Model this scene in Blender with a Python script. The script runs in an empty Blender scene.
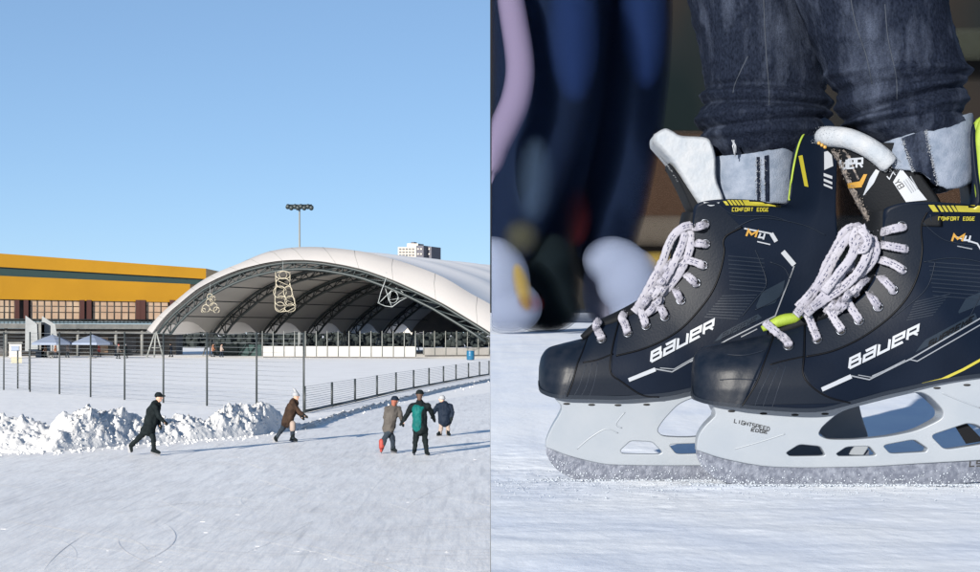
import bpy, bmesh, math, random
from mathutils import Vector, Matrix, noise
from mathutils.bvhtree import BVHTree
random.seed(7)
F = 2000.0; HX = 490.0; HY = 331.0; EYE = 3.3
scn = bpy.context.scene
COL = scn.collection

def P(px, py, Y):
    return Vector(((px-HX)/F*Y, Y, EYE+(HY-py)/F*Y))
def G(px, py, z=0.0):
    Y = (EYE-z)*F/(py-HY)
    return Vector(((px-HX)/F*Y, Y, z))
def lerp(a, b, t): return a+(b-a)*t
def interp(tab, x):
    if x <= tab[0][0]: return tab[0][1:] if len(tab[0]) > 2 else tab[0][1]
    for i in range(len(tab)-1):
        a, b = tab[i], tab[i+1]
        if x <= b[0]:
            t = (x-a[0])/(b[0]-a[0])
            r = [lerp(p, q, t) for p, q in zip(a[1:], b[1:])]
            return r if len(r) > 1 else r[0]
    return tab[-1][1:] if len(tab[-1]) > 2 else tab[-1][1]
def catmull(pts, n):
    """n samples along a Catmull-Rom spline through tuples."""
    m = len(pts)-1; out = []
    for i in range(n):
        u = i/(n-1)*m; k = min(int(u), m-1); t = u-k
        p0 = pts[max(k-1, 0)]; p1 = pts[k]; p2 = pts[k+1]; p3 = pts[min(k+2, m)]
        out.append(tuple(0.5*((2*b)+(c-a)*t+(2*a-5*b+4*c-d)*t*t+(3*b-a-3*c+d)*t**3) for a, b, c, d in zip(p0, p1, p2, p3)))
    return out
def resample(pts, step):
    """polyline -> points every <= step, corners kept"""
    out = [tuple(pts[0])]
    for a, b in zip(pts[:-1], pts[1:]):
        L = math.dist(a, b); k = max(1, int(math.ceil(L/step)))
        for i in range(1, k+1):
            out.append(tuple(lerp(p, q, i/k) for p, q in zip(a, b)))
    return out

# ------------------------------------------------------------------ materials
def mat(name, c, rough=0.6, metal=0.0, spec=0.5, c2=None, scale=8.0, detail=4.0, stretch=(1, 1, 1), lo=0.35, hi=0.65,
        bump=0.0, bscale=None, bdist=0.01, alpha=1.0, coat=0.0, sss=0.0):
    m = bpy.data.materials.new(name); m.use_nodes = True
    nt = m.node_tree; b = nt.nodes['Principled BSDF']
    b.inputs['Base Color'].default_value = (*c, 1); b.inputs['Roughness'].default_value = rough
    b.inputs['Metallic'].default_value = metal; b.inputs['Specular IOR Level'].default_value = spec
    b.inputs['Alpha'].default_value = alpha
    if coat: b.inputs['Coat Weight'].default_value = coat; b.inputs['Coat Roughness'].default_value = 0.13
    if c2 or bump:
        tc = nt.nodes.new('ShaderNodeTexCoord'); mp = nt.nodes.new('ShaderNodeMapping')
        mp.inputs['Scale'].default_value = stretch
        nt.links.new(tc.outputs['Object'], mp.inputs['Vector'])
    if c2:
        n = nt.nodes.new('ShaderNodeTexNoise'); n.inputs['Scale'].default_value = scale; n.inputs['Detail'].default_value = detail
        r = nt.nodes.new('ShaderNodeValToRGB'); e = r.color_ramp.elements
        e[0].position = lo; e[0].color = (*c, 1); e[1].position = hi; e[1].color = (*c2, 1)
        nt.links.new(mp.outputs[0], n.inputs['Vector']); nt.links.new(n.outputs['Fac'], r.inputs['Fac'])
        nt.links.new(r.outputs['Color'], b.inputs['Base Color'])
    if bump:
        n2 = nt.nodes.new('ShaderNodeTexNoise'); n2.inputs['Scale'].default_value = bscale or scale; n2.inputs['Detail'].default_value = 5
        bp = nt.nodes.new('ShaderNodeBump'); bp.inputs['Strength'].default_value = bump; bp.inputs['Distance'].default_value = bdist
        nt.links.new(mp.outputs[0], n2.inputs['Vector']); nt.links.new(n2.outputs['Fac'], bp.inputs['Height'])
        nt.links.new(bp.outputs['Normal'], b.inputs['Normal'])
    return m

# ------------------------------------------------------------------ mesh builder
class MB:
    def __init__(s): s.v = []; s.f = []
    def add(s, vs, fs):
        k = len(s.v); s.v += [tuple(v) for v in vs]; s.f += [tuple(i+k for i in f) for f in fs]
    def box(s, c, d, rz=0.0):
        cx, cy, cz = c; R = Matrix.Rotation(rz, 3, 'Z'); vs = []
        for z in (-.5, .5):
            for x, y in ((-.5, -.5), (.5, -.5), (.5, .5), (-.5, .5)):
                q = R @ Vector((x*d[0], y*d[1], 0)); vs.append((cx+q.x, cy+q.y, cz+z*d[2]))
        s.add(vs, [(3, 2, 1, 0), (4, 5, 6, 7), (0, 1, 5, 4), (1, 2, 6, 5), (2, 3, 7, 6), (3, 0, 4, 7)])
    def hexa(s, bottom, top):   # two quads of points
        s.add(list(bottom)+list(top), [(3, 2, 1, 0), (4, 5, 6, 7), (0, 1, 5, 4), (1, 2, 6, 5), (2, 3, 7, 6), (3, 0, 4, 7)])
    def loft(s, rings, closed=True, caps=True):
        n = len(rings[0]); k = len(s.v)
        for r in rings: s.v += [tuple(p) for p in r]
        for i in range(len(rings)-1):
            for j in range(n if closed else n-1):
                a = k+i*n+j; b = k+i*n+(j+1) % n
                s.f.append((a, b, b+n, a+n))
        if caps and closed:
            s.f.append(tuple(k+j for j in reversed(range(n)))); s.f.append(tuple(k+(len(rings)-1)*n+j for j in range(n)))
    def tube(s, pts, r, n=8, flat=None, up=None):
        pts = [Vector(p) for p in pts]; m = len(pts)
        rr = r if isinstance(r, (list, tuple)) else [r]*m
        rings = []; ref = None
        for i in range(m):
            t = (pts[min(i+1, m-1)]-pts[max(i-1, 0)])
            t = t.normalized() if t.length > 1e-9 else Vector((0, 0, 1))
            if up is not None: b = Vector(up)
            else:
                b = ref if ref is not None else (Vector((0, 0, 1)) if abs(t.z) < .9 else Vector((1, 0, 0)))
            a = b-t*b.dot(t)
            if a.length < 1e-6: a = Vector((1, 0, 0))-t*t.x
            a.normalize(); ref = a; c = t.cross(a)
            fl = flat if flat else 1.0
            rings.append([pts[i]+(a*math.cos(q)*fl+c*math.sin(q))*rr[i] for q in [2*math.pi*j/n for j in range(n)]])
        s.loft(rings)
    def ell(s, c, r, nu=12, nv=8, M=None):
        c = Vector(c); rings = []
        for i in range(1, nv):
            th = math.pi*i/nv; ring = []
            for j in range(nu):
                ph = 2*math.pi*j/nu
                q = Vector((math.sin(th)*math.cos(ph)*r[0], math.sin(th)*math.sin(ph)*r[1], -math.cos(th)*r[2]))
                if M: q = M @ q
                ring.append(c+q)
            rings.append(ring)
        s.loft(rings)
    def capsule(s, a, b, ra, rb, n=10):
        a = Vector(a); b = Vector(b); d = b-a; L = d.length
        t = d.normalized() if L > 1e-6 else Vector((0, 0, 1))
        pts = []; rr = []
        for q in (-90, -60, -30, 0): pts.append(a+t*ra*math.sin(math.radians(q))); rr.append(max(ra*math.cos(math.radians(q)), ra*.05))
        for q in (0, 30, 60, 90): pts.append(b+t*rb*math.sin(math.radians(q))+t*1e-5); rr.append(max(rb*math.cos(math.radians(q)), rb*.05))
        s.tube(pts, rr, n)
    def build(s, name, m, parent=None, smooth=True, mods=()):
        me = bpy.data.meshes.new(name); me.from_pydata(s.v, [], s.f); me.update()
        o = bpy.data.objects.new(name, me); COL.objects.link(o)
        if m: me.materials.append(m)
        if smooth: me.polygons.foreach_set('use_smooth', [True]*len(me.polygons))
        if parent: par(o, parent)
        for kind, kw in mods:
            md = o.modifiers.new(kind, kind)
            for k_, v_ in kw.items(): setattr(md, k_, v_)
        return o
def world_loc(o):
    v = Vector(o.location)
    return v
def par(o, p):
    o.parent = p
    o.matrix_parent_inverse = Matrix.Translation(-Vector(p.location)) if p.type == 'EMPTY' else Matrix.Identity(4)
def thing(name, label, cat, loc, group=None):
    o = bpy.data.objects.new(name, None); COL.objects.link(o); o.location = loc; o.empty_display_size = .1
    return tag(o, label, cat, group)
def tag(o, label=None, cat=None, group=None, kind=None):
    if label: o['label'] = label
    if cat: o['category'] = cat
    if group: o['group'] = group
    if kind: o['kind'] = kind
    return o
def cloth(vox, sm=3):
    tx = bpy.data.textures.get('folds') or bpy.data.textures.new('folds', 'CLOUDS'); tx.noise_scale = .11; tx.noise_depth = 2
    return remesh(vox, sm)+(('DISPLACE', dict(texture=tx, texture_coords='GLOBAL', strength=.055, mid_level=.5)),)
def remesh(vox, sm=3):
    return (('REMESH', dict(mode='VOXEL', voxel_size=vox, use_smooth_shade=True)), ('SMOOTH', dict(factor=.5, iterations=sm)))
def fbm(x, y, z=0.0, o=4):
    return noise.fractal(Vector((x, y, z)), 1.0, 2.0, o)

# =================================================================== world, sun, camera
SUN_EL = math.radians(12.8); TD = Vector((.41, .912, 0)).normalized()      # ground direction the light travels
w = bpy.data.worlds.new('World'); scn.world = w; w.use_nodes = True
wn = w.node_tree; bg = wn.nodes['Background']
sk = wn.nodes.new('ShaderNodeTexSky'); sk.sky_type = 'NISHITA'; sk.sun_disc = False
sk.sun_elevation = SUN_EL; sk.sun_rotation = math.atan2(-TD.x, -TD.y)
sk.air_density = 0.5; sk.dust_density = 0.0; sk.ozone_density = 4.6; sk.altitude = 100
gm = wn.nodes.new('ShaderNodeGamma'); gm.inputs['Gamma'].default_value = .6
wn.links.new(sk.outputs['Color'], gm.inputs['Color']); wn.links.new(gm.outputs['Color'], bg.inputs['Color']); bg.inputs['Strength'].default_value = 0.13
sl = bpy.data.lights.new('sun', 'SUN'); sl.energy = 5.0; sl.angle = math.radians(.5); sl.color = (1, .94, .845)
so = bpy.data.objects.new('sun', sl); COL.objects.link(so)
sd = Vector((TD.x*math.cos(SUN_EL), TD.y*math.cos(SUN_EL), -math.sin(SUN_EL)))
so.rotation_euler = sd.to_track_quat('-Z', 'Y').to_euler(); so.location = (-20, -30, 40)
cd = bpy.data.cameras.new('camera'); cd.sensor_width = 36; cd.lens = 36*F/980; cd.shift_y = (HY-286)/980
cd.clip_start = .05; cd.clip_end = 6000
cam = bpy.data.objects.new('camera', cd); COL.objects.link(cam); cam.location = (0, 0, EYE)
cam.rotation_euler = (math.pi/2, 0, 0); scn.camera = cam
vs = scn.view_settings; vs.view_transform = 'Standard'; vs.look = 'None'; vs.gamma = 1; vs.use_curve_mapping = False
vs.exposure = 1.04
cy = scn.cycles; cy.transparent_max_bounces = 160; cy.use_denoising = True; cy.max_bounces = 8

# =================================================================== materials
M = {}
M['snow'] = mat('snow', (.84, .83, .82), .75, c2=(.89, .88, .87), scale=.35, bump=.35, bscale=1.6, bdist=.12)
def icemat():
    m = mat('rink_ice', (.83, .81, .79), .5, c2=(.92, .905, .885), scale=1.0, detail=10, stretch=(3.0, .5, 1), lo=.36, hi=.6, bump=.25, bscale=2.5, bdist=.05)
    nt = m.node_tree; b = nt.nodes['Principled BSDF']; src = b.inputs['Base Color'].links[0].from_socket
    tc = nt.nodes.new('ShaderNodeTexCoord'); mp = nt.nodes.new('ShaderNodeMapping'); mp.inputs['Scale'].default_value = (.22, .05, 1); mp.inputs['Rotation'].default_value = (0, 0, .4)
    n = nt.nodes.new('ShaderNodeTexNoise'); n.inputs['Scale'].default_value = 1; n.inputs['Detail'].default_value = 6
    r = nt.nodes.new('ShaderNodeValToRGB'); r.color_ramp.elements[0].position = .35; r.color_ramp.elements[0].color = (.90, .90, .905, 1); r.color_ramp.elements[1].position = .62
    mx = nt.nodes.new('ShaderNodeMix'); mx.data_type = 'RGBA'; mx.blend_type = 'MULTIPLY'; mx.inputs['Factor'].default_value = 1
    nt.links.new(tc.outputs['Object'], mp.inputs[0]); nt.links.new(mp.outputs[0], n.inputs['Vector']); nt.links.new(n.outputs['Fac'], r.inputs[0])
    nt.links.new(src, mx.inputs['A']); nt.links.new(r.outputs[0], mx.inputs['B']); last = mx.outputs['Result']
    for rot, sx, sy in ((1.25, 5, .25), (1.45, 6, .2), (1.72, 5, .25), (1.95, 6, .3)):      # fine criss-crossing blade cuts
        mp2 = nt.nodes.new('ShaderNodeMapping'); mp2.inputs['Rotation'].default_value = (0, 0, rot); mp2.inputs['Scale'].default_value = (sx, sy, 1)
        n2 = nt.nodes.new('ShaderNodeTexNoise'); n2.inputs['Scale'].default_value = 1; n2.inputs['Detail'].default_value = 3; n2.inputs['Distortion'].default_value = .3
        r2 = nt.nodes.new('ShaderNodeValToRGB'); e = r2.color_ramp.elements; e[0].position = .60; e[0].color = (1, 1, 1, 1); e[1].position = .68; e[1].color = (.90, .903, .91, 1)
        m2 = nt.nodes.new('ShaderNodeMix'); m2.data_type = 'RGBA'; m2.blend_type = 'MULTIPLY'; m2.inputs['Factor'].default_value = 1
        nt.links.new(tc.outputs['Object'], mp2.inputs[0]); nt.links.new(mp2.outputs[0], n2.inputs['Vector']); nt.links.new(n2.outputs['Fac'], r2.inputs[0]); nt.links.new(last, m2.inputs['A']); nt.links.new(r2.outputs[0], m2.inputs['B']); last = m2.outputs['Result']
    nt.links.new(last, b.inputs['Base Color']); return m
M['ice'] = icemat()
M['mark'] = mat('skate_mark', (.72, .71, .71), .6); M['mark2'] = mat('skate_mark_pale', (.9, .9, .9), .7)
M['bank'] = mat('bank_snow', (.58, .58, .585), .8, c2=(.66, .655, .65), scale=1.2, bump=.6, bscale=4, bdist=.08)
M['yellow'] = mat('yellow_cladding', (.28, .138, .001), .5, c2=(.32, .16, .002), scale=.15, bump=.15, bscale=1, bdist=.05)
M['darkgreen'] = mat('dark_band', (.015, .035, .035), .5)
M['concrete'] = mat('concrete', (.10, .105, .105), .8, c2=(.15, .15, .145), scale=1)
M['concgrey'] = mat('pale_concrete', (.21, .225, .235), .8, c2=(.16, .17, .18), scale=.8)
M['concdark'] = mat('dark_concrete', (.05, .05, .055), .8, c2=(.09, .085, .08), scale=.6)
M['glassw'] = mat('sun_peach_glass', (.30, .205, .145), .2, c2=(.38, .29, .21), scale=.4)  # peach base colour stands in for low sun reflected in the panes
M['mull'] = mat('mullion', (.05, .045, .04), .5)
M['redcol'] = mat('red_brown_column', (.05, .016, .013), .7)
M['white'] = mat('white_paint', (.285, .28, .275), .5, c2=(.25, .245, .24), scale=.7)
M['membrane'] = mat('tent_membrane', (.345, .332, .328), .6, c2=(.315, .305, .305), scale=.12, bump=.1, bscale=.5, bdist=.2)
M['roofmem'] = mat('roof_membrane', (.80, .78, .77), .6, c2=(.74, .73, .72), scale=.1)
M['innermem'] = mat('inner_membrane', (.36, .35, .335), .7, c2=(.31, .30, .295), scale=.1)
M['steel'] = mat('dark_steel', (.018, .027, .03), .5)
M['steellight'] = mat('pale_steel', (.17, .18, .175), .5)
M['fence'] = mat('fence_steel', (.02, .026, .028), .5)
M['wire'] = mat('fence_wire', (.18, .2, .215), .5)
M['net'] = mat('light_wire', (.34, .31, .24), .4)
M['netblue'] = mat('grey_wire', (.3, .33, .34), .4)
M['tower1'] = mat('tower_pale', (.45, .41, .36), .8)
M['tower2'] = mat('tower_dark', (.08, .08, .1), .8)
M['towerwin'] = mat('tower_window', (.1, .1, .11), .3)
M['hedge'] = mat('evergreen', (.004, .009, .010), .8, c2=(.008, .013, .012), scale=.4)
M['bluebin'] = mat('blue_plastic', (.008, .085, .17), .4)
M['canvas'] = mat('parasol_canvas', (.17, .205, .28), .7)
M['skin'] = mat('skin', (.5, .3, .22), .5)
M['black'] = mat('black_cloth', (.004, .0065, .008), .8, spec=.1, c2=(.008, .012, .014), scale=5)
M['teal'] = mat('teal_cloth', (.004, .065, .065), .6, spec=.1, c2=(.006, .10, .095), scale=4)
M['brown'] = mat('brown_cloth', (.022, .014, .011), .8, spec=.1, c2=(.045, .027, .018), scale=4)
M['grey'] = mat('grey_cloth', (.05, .046, .044), .8, spec=.1, c2=(.08, .073, .068), scale=4)
M['jeansfar'] = mat('dark_jeans', (.014, .02, .03), .8, spec=.1, c2=(.025, .034, .045), scale=4)
M['navy'] = mat('navy_cloth', (.006, .011, .022), .7, spec=.1, c2=(.011, .017, .03), scale=4)
M['beige'] = mat('beige_cloth', (.24, .19, .165), .8)
M['red'] = mat('red_cloth', (.24, .03, .022), .7)
M['orange'] = mat('orange_cloth', (.16, .06, .025), .7)
M['hat'] = mat('pale_hat', (.26, .27, .29), .8)
M['hair'] = mat('brown_hair', (.06, .03, .02), .7)
M['redhair'] = mat('red_hair', (.2, .06, .035), .7)
M['blade'] = mat('blade_steel', (.10, .105, .12), .4, metal=.3)

# =================================================================== LEFT: ground
g = MB(); S = 3000
g.add([(-S, -200, -.02), (S, -200, -.02), (S, S, -.02), (-S, S, -.02)], [(0, 1, 2, 3)])
tag(g.build('snow_ground', M['snow'], smooth=False), kind='structure')
g = MB()
edge = [(-40, 8), (14, 8), (14, 118), (2.4, 118), (-6.6, 77), (-13, 66), (-40, 56)]
g.add([(x, y, .0) for x, y in edge], [tuple(range(len(edge)))])
tag(g.build('rink_ice', M['ice'], smooth=False), kind='structure')

for mm, nn in (('mark', 240), ('mark2', 170)):
    mk = MB()
    for k in range(nn):                 # long curved blade tracks
        px = random.uniform(-40, 500); py = random.uniform(462, 585) if k % 3 else random.uniform(440, 470); c = G(px, py); a = random.uniform(-.9, .9)+(1.57 if k % 4 == 0 else 0); L = random.uniform(3, 12); cv = random.uniform(-.12, .12); wd = random.uniform(.003, .009)
        pts = []; x, y, h = c.x, c.y, a
        for i in range(24): pts.append((x, y, h)); x += math.cos(h)*L/24; y += math.sin(h)*L/24; h += cv*L/24
        rows_ = [[(x-math.sin(h)*wd*math.sin(math.pi*(i+.3)/24), y+math.cos(h)*wd*math.sin(math.pi*(i+.3)/24), .004+.00001*k), (x+math.sin(h)*wd*math.sin(math.pi*(i+.3)/24), y-math.cos(h)*wd*math.sin(math.pi*(i+.3)/24), .004+.00001*k)] for i, (x, y, h) in enumerate(pts)]
        mk.loft(rows_, closed=False, caps=False)
    if mm == 'mark':
        for k in range(26):
            c = G(random.uniform(-10, 495), random.uniform(450, 580)); r = random.uniform(.012, .05); mk.ell((c.x, c.y, .0), (r*random.uniform(1, 2), r, r*.25), 6, 4)
    tag(mk.build('skate_marks', M[mm], smooth=False), kind='structure')
# snow bank: a lumpy ridge thrown up along the rink edge
front = [(-60, 455), (0, 453.5), (50, 452), (100, 448), (150, 443.5), (200, 440), (250, 436), (300, 430), (330, 419), (380, 405), (440, 391), (489, 380.5)]
hts = [(-60, .9), (0, .75), (20, .55), (40, .95), (55, 1.1), (75, 1.05), (95, .9), (112, .66), (135, .75), (160, .62), (190, .66), (205, .85), (228, .92), (250, .78), (266, .45), (280, .2), (290, .17), (320, .16), (380, .13), (489, .13)]
bk = MB(); nu, nv = 520, 46; ring = []
fr = resample(front, .4); fr = [fr[int(i*(len(fr)-1)/(nu-1))] for i in range(nu)]
for i in range(nu):
    px, py = fr[i]; b = G(px, py); H = interp(hts, px); row = []
    D = 1.6+3.4*H
    for j in range(nv):
        t = j/(nv-1)
        sh = (min(t/.5, 1)**.85)*(1-max(0, (t-.5)/.5)**1.6) if t > 0 else 0
        x = b.x+.18*t*D; y = b.y+t*D
        lump = fbm(x*.7, y*.7, 3.1)*.18+fbm(x*1.5, y*1.5, 9.)*.30+(abs(fbm(x*4.2, y*4.2, 1., 3))-.15)*.17*(.35+max(0, 1+1.4*fbm(x*.8, y*.8, 6.)))+fbm(x*9, y*9, 4., 3)*.06
        z = H*sh*(1+.45*lump)+(lump*.42)*min(1, sh*2.5)*min(1, H+.3)
        if t in (0, 1): z = -.03
        row.append((x+.1*fbm(x*3, y*3, 5.)*sh, y, z))
    ring.append(row)
bk.loft(ring, closed=False, caps=False)
for k in range(1500):          # loose clods over the slope and at its foot
    px = random.choice([random.uniform(-20, 300), random.uniform(0, 250), random.uniform(300, 489)]); py = interp(front, px)
    t = random.random()**1.3; b = G(px, py); H = interp(hts, px); D = 2.0+2.6*H
    if random.random() < .3:
        b = G(px, py+random.uniform(-1, 1)*random.uniform(0, 5)); x, y, z = b.x, b.y, 0
        r = random.uniform(.015, .06)
    else:
        i = random.randrange(nu); j = random.randrange(2, 22); x, y, z = ring[i][j]; r = random.uniform(.02, .07); z -= r*.75; r *= random.choice((.5, .7, 1))
        if fr[i][0] > 300: r *= .7
    bk.ell((x, y, z+r*.2), (r*random.uniform(.7, 1.5), r, r*random.uniform(.6, 1)), 5, 4, Matrix.Rotation(random.random()*3, 3, (random.random(), random.random(), 1)))
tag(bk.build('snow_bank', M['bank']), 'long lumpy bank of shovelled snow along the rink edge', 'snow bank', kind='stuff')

# =================================================================== fences
def fence(name, label, posts, height, npl, cat='fence', r=.045, wire=.011, rail=None):
    t = thing(name, label, cat, posts[0])
    for p in posts:
        mb = MB(); mb.tube([p, p+Vector((0, 0, height*.5)), p+Vector((0, 0, height))], r, 8); mb.build('post', M['fence'], t)
    mb = MB()
    for k in range(npl):
        z = height*(.03+.95*k/(npl-1))
        for a, b in zip(posts[:-1], posts[1:]):
            mb.tube([a+Vector((0, 0, z)), (a+b)/2+Vector((0, 0, z-.01)), b+Vector((0, 0, z))], wire, 4)
    mb.build('wire_panel', M['wire'], t)
    if rail:
        mb = MB()
        for a, b in zip(posts[:-1], posts[1:]):
            mb.tube([a+Vector((0, 0, rail)), b+Vector((0, 0, rail))], .055, 6)
        mb.build('bottom_rail', M['fence'], t)
    return t
tall = [G(x, y, 0) for x, y in ((-34, 388), (3.8, 390), (30, 392), (59.5, 394.3), (90.6, 397.2), (124.6, 400), (163.4, 403), (207, 406), (256.6, 409.7), (303.8, 413))]
fence('mesh_fence', 'tall dark post and wire fence running behind the snow bank', tall, 3.25, 17, r=.042, wire=.006)
low = [G(x, y, 0) for x, y in ((304.6, 413), (332, 407), (355, 402), (377, 396.9), (396, 392.5), (413.6, 389), (429, 386), (443.5, 383.2), (456, 380.8), (468.5, 378.6), (479.5, 376.6), (489, 375.2))]
fence('low_fence', 'low dark wire fence with a bottom rail running away beside the couple', low, 1.08, 12, r=.05, wire=.008, rail=.06)
gate = [G(11.5, 389.5), G(23, 390.5)]
fence('fence_gate', 'narrow dark gate frame behind the tall fence at its left end', [p+Vector((0, 1.5, 0)) for p in gate], 2.2, 6, 'gate', r=.045, wire=.008)

# =================================================================== tent
F0 = Vector((-42.5, 250, 0)); A = Vector((4.8, 15.5, 0)); A.normalize(); B = Vector((A.y, -A.x, 0))
def on_plane(px, py, off):
    d = Vector(((px-HX)/F, 1, (HY-py)/F)); o = Vector((0, 0, EYE)); q = F0+A*off
    t = (q-o).dot(A)/d.dot(A); return o+d*t
inner = [(152, 333), (160, 322), (170, 311.5), (179, 304), (189, 295.5), (199, 288), (212, 281), (225, 275), (238, 270), (250, 266.5), (265, 263), (278, 261), (291, 260), (304, 260), (322, 261.5), (342, 264.7), (355, 267.5), (368, 271), (393, 280), (419, 291.5), (444, 304), (470, 319.6), (490, 332), (503, 341)]
outer = [(146, 332), (155, 322), (163, 314.5), (174, 305), (184, 296.6), (194, 288.5), (204, 281), (214, 275), (225, 270), (238, 264), (250, 258.5), (265, 252.5), (278, 249.5), (291, 247.6), (310, 246.8), (329, 247.6), (348, 249.5), (368, 252.5), (393, 259), (418, 267), (444, 277.5), (470, 293), (490, 304), (503, 313)]
NP = 70
pin = [on_plane(x, y, 0) for x, y in catmull(inner, NP)]
pout = [on_plane(x, y, 3.0) for x, y in catmull(outer, NP)]
tent = thing('rink_tent', 'big white arched tent roof over a second ice rink', 'tent', F0)
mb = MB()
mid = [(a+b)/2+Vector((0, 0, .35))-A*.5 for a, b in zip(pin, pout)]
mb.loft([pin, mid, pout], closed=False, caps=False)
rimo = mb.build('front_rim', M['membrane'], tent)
for i in range(4, NP, 5):
    mb = MB(); mb.tube([pin[i]-A*.02, mid[i]-A*.03, pout[i]-A*.02], .022, 4); par(mb.build('rim_seam', M['steellight'], None), rimo)
BAY = 16.2; NB = 6
rows = []
for i in range(NB*6+1):
    u = i/6; sag = .35*math.sin(math.pi*(u % 1))
    rows.append([p+A*(u*BAY)-Vector((0, 0, sag)) for p in pout])
mb = MB(); mb.loft(rows, closed=False, caps=False); mb.build('roof_skin', M['roofmem'], tent)
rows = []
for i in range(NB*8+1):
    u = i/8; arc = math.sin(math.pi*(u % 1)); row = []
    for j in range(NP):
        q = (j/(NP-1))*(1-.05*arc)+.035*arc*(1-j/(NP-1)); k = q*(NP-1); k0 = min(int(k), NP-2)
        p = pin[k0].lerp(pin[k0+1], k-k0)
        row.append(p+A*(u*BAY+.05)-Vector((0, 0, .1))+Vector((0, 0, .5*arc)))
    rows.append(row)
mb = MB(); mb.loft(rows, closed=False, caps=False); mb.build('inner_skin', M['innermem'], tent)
ctr = Vector((-20.5, 243, 1.0))
for k in range(NB+1):
    mb = MB(); off = A*(k*BAY+.5); step = 3
    c1 = [ctr+(p-ctr)*.975+off for p in pin[::step]]; c2 = [ctr+(p-ctr)*.90+off for p in pin[::step]]
    mb.tube(c1, .17, 6); mb.tube(c2, .17, 6)
    c3 = [p+A*1.4 for p in c1]; mb.tube(c3, .12, 6)
    for i in range(len(c1)-1):
        mb.tube([c1[i], c2[i]], .07, 4); mb.tube([c2[i], c1[i+1]], .07, 4); mb.tube([c2[i], c3[i+1]], .06, 4)
    mb.build('truss', M['steel'], tent)
    foot = pin[1]+off; base = Vector((foot.x, foot.y, 0)); mb = MB()
    for dx in (-1.1, -.2, .9):
        mb.tube([foot, Vector((base.x+dx, base.y+dx*.3, -.05))], .11, 6)
    mb.tube([Vector((base.x-.9, base.y, 1.2)), Vector((base.x+.7, base.y, 1.2))], .07, 5)
    mb.build('support_leg', M['steellight'], tent)
    foot = pin[-1]+off; mb = MB()
    for dx in (-.8, .8): mb.tube([foot, Vector((foot.x+dx, foot.y, -.05))], .11, 6)
    mb.build('support_leg', M['steellight'], tent)
for j in range(5, NP, 6):
    q = ctr+(pin[j]-ctr)*.955; mb = MB(); mb.tube([q+A*.5, q+A*(NB*BAY*.5), q+A*(NB*BAY)], .075, 5); mb.build('purlin', M['steel'], tent)
mb = MB()                                                  # dark cloth wall closing the far end
end = [p+A*(NB*BAY-.4) for p in pin]
cb = ctr+A*(NB*BAY-.4); cb.z = 3.2
mb.add(end+[cb], [(i, i+1, len(end)) for i in range(len(end)-1)])
mb.build('end_wall', M['concdark'], tent)

# rink boards in the tent mouth
def board_run(name, label, a, b, h, posts, ph):
    t = thing(name, label, 'rink boards', a)
    mb = MB(); d = (b-a); ang = math.atan2(d.y, d.x); c = (a+b)/2
    mb.box((c.x, c.y, h/2), (d.length, .2, h), ang); mb.build('board', M['white'], t, smooth=False)
    mb = MB(); mb.box((c.x, c.y, .08), (d.length-.1, .3, .16), ang); mb.build('kick_strip', M['concdark'], t, smooth=False)
    n = int(d.length/1.0)
    for i in range(posts):
        p = a.lerp(b, i/(posts-1))-A*.2; mb = MB(); mb.tube([Vector((p.x, p.y, .2)), Vector((p.x, p.y, ph))], .055, 6)
        mb.build('net_post', M['steellight'], t)
    return t
board_run('rink_boards', 'white rink boards with thin net posts under the tent', G(263, 357.6), G(416, 358.2), 1.42, 15, 3.3)
board_run('rink_boards', 'white boards with net posts right of the low gap, towards the low fence', G(424, 356.5), G(489.4, 356), 1.1, 7, 3.3)
t = thing('rink_barrier', 'dark green barrier at the left end of the white boards', 'barrier', G(244, 356))
mb = MB(); a = G(214, 355.5); b = G(262, 356); c = (a+b)/2; mb.box((c.x, c.y, .75), ((b-a).length, .25, 1.5), math.atan2(b.y-a.y, b.x-a.x)); mb.build('panel', M['darkgreen'], t, smooth=False)
for p in (a, c, b):
    mb = MB(); mb.tube([Vector((p.x, p.y-.3, 0)), Vector((p.x, p.y-.3, 1.7))], .08, 6); mb.build('post', M['steel'], t)
bn = thing('litter_barrel', 'blue barrel standing on the snow right of the tent boards', 'barrel', G(470.5, 360))
b0 = G(470.5, 360); mb = MB()
mb.tube([b0+Vector((0, 0, z)) for z in (0, .1, .45, .5, .55, .95, 1.0)], [.40, .44, .45, .48, .45, .44, .42], 16); mb.build('drum', M['bluebin'], bn)
mb = MB(); mb.tube([b0+Vector((0, 0, 1.0)), b0+Vector((0, 0, 1.06))], .46, 16); mb.build('rim', M['bluebin'], bn)

# hanging light figures
def wires(name, label, loops, m, Y, hang, r=.05):
    t = thing(name, label, 'light decoration', P(*hang[1], Y))
    mb = MB()
    for lp in loops: mb.tube([P(x, y, Y+d) for x, y, d in lp], r, 5)
    mb.build('wire_frame', m, t)
    mb = MB(); mb.tube([P(*hang[0], Y), P(*hang[1], Y)], .02, 4); mb.build('hanging_wire', M['netblue'], t)
def circ(cx, cy, r, ry=None, n=14, d=0):
    return [(cx+r*math.cos(2*math.pi*i/n), cy+(ry or r)*math.sin(2*math.pi*i/n), d+.3*math.sin(4*math.pi*i/n)) for i in range(n+1)]
L1 = [circ(206, 308.5, 3.8), circ(213.5, 307, 4), circ(216.5, 310, 3), circ(209.5, 302.5, 3.6), circ(212.5, 299, 3), circ(210, 296.5, 2.8), circ(203.5, 310.5, 2.2)]
wires('light_sculpture', 'pile of pale wire rings hung under the left of the tent arch', L1, M['net'], 246, ((210, 284), (210, 294)))
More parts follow.
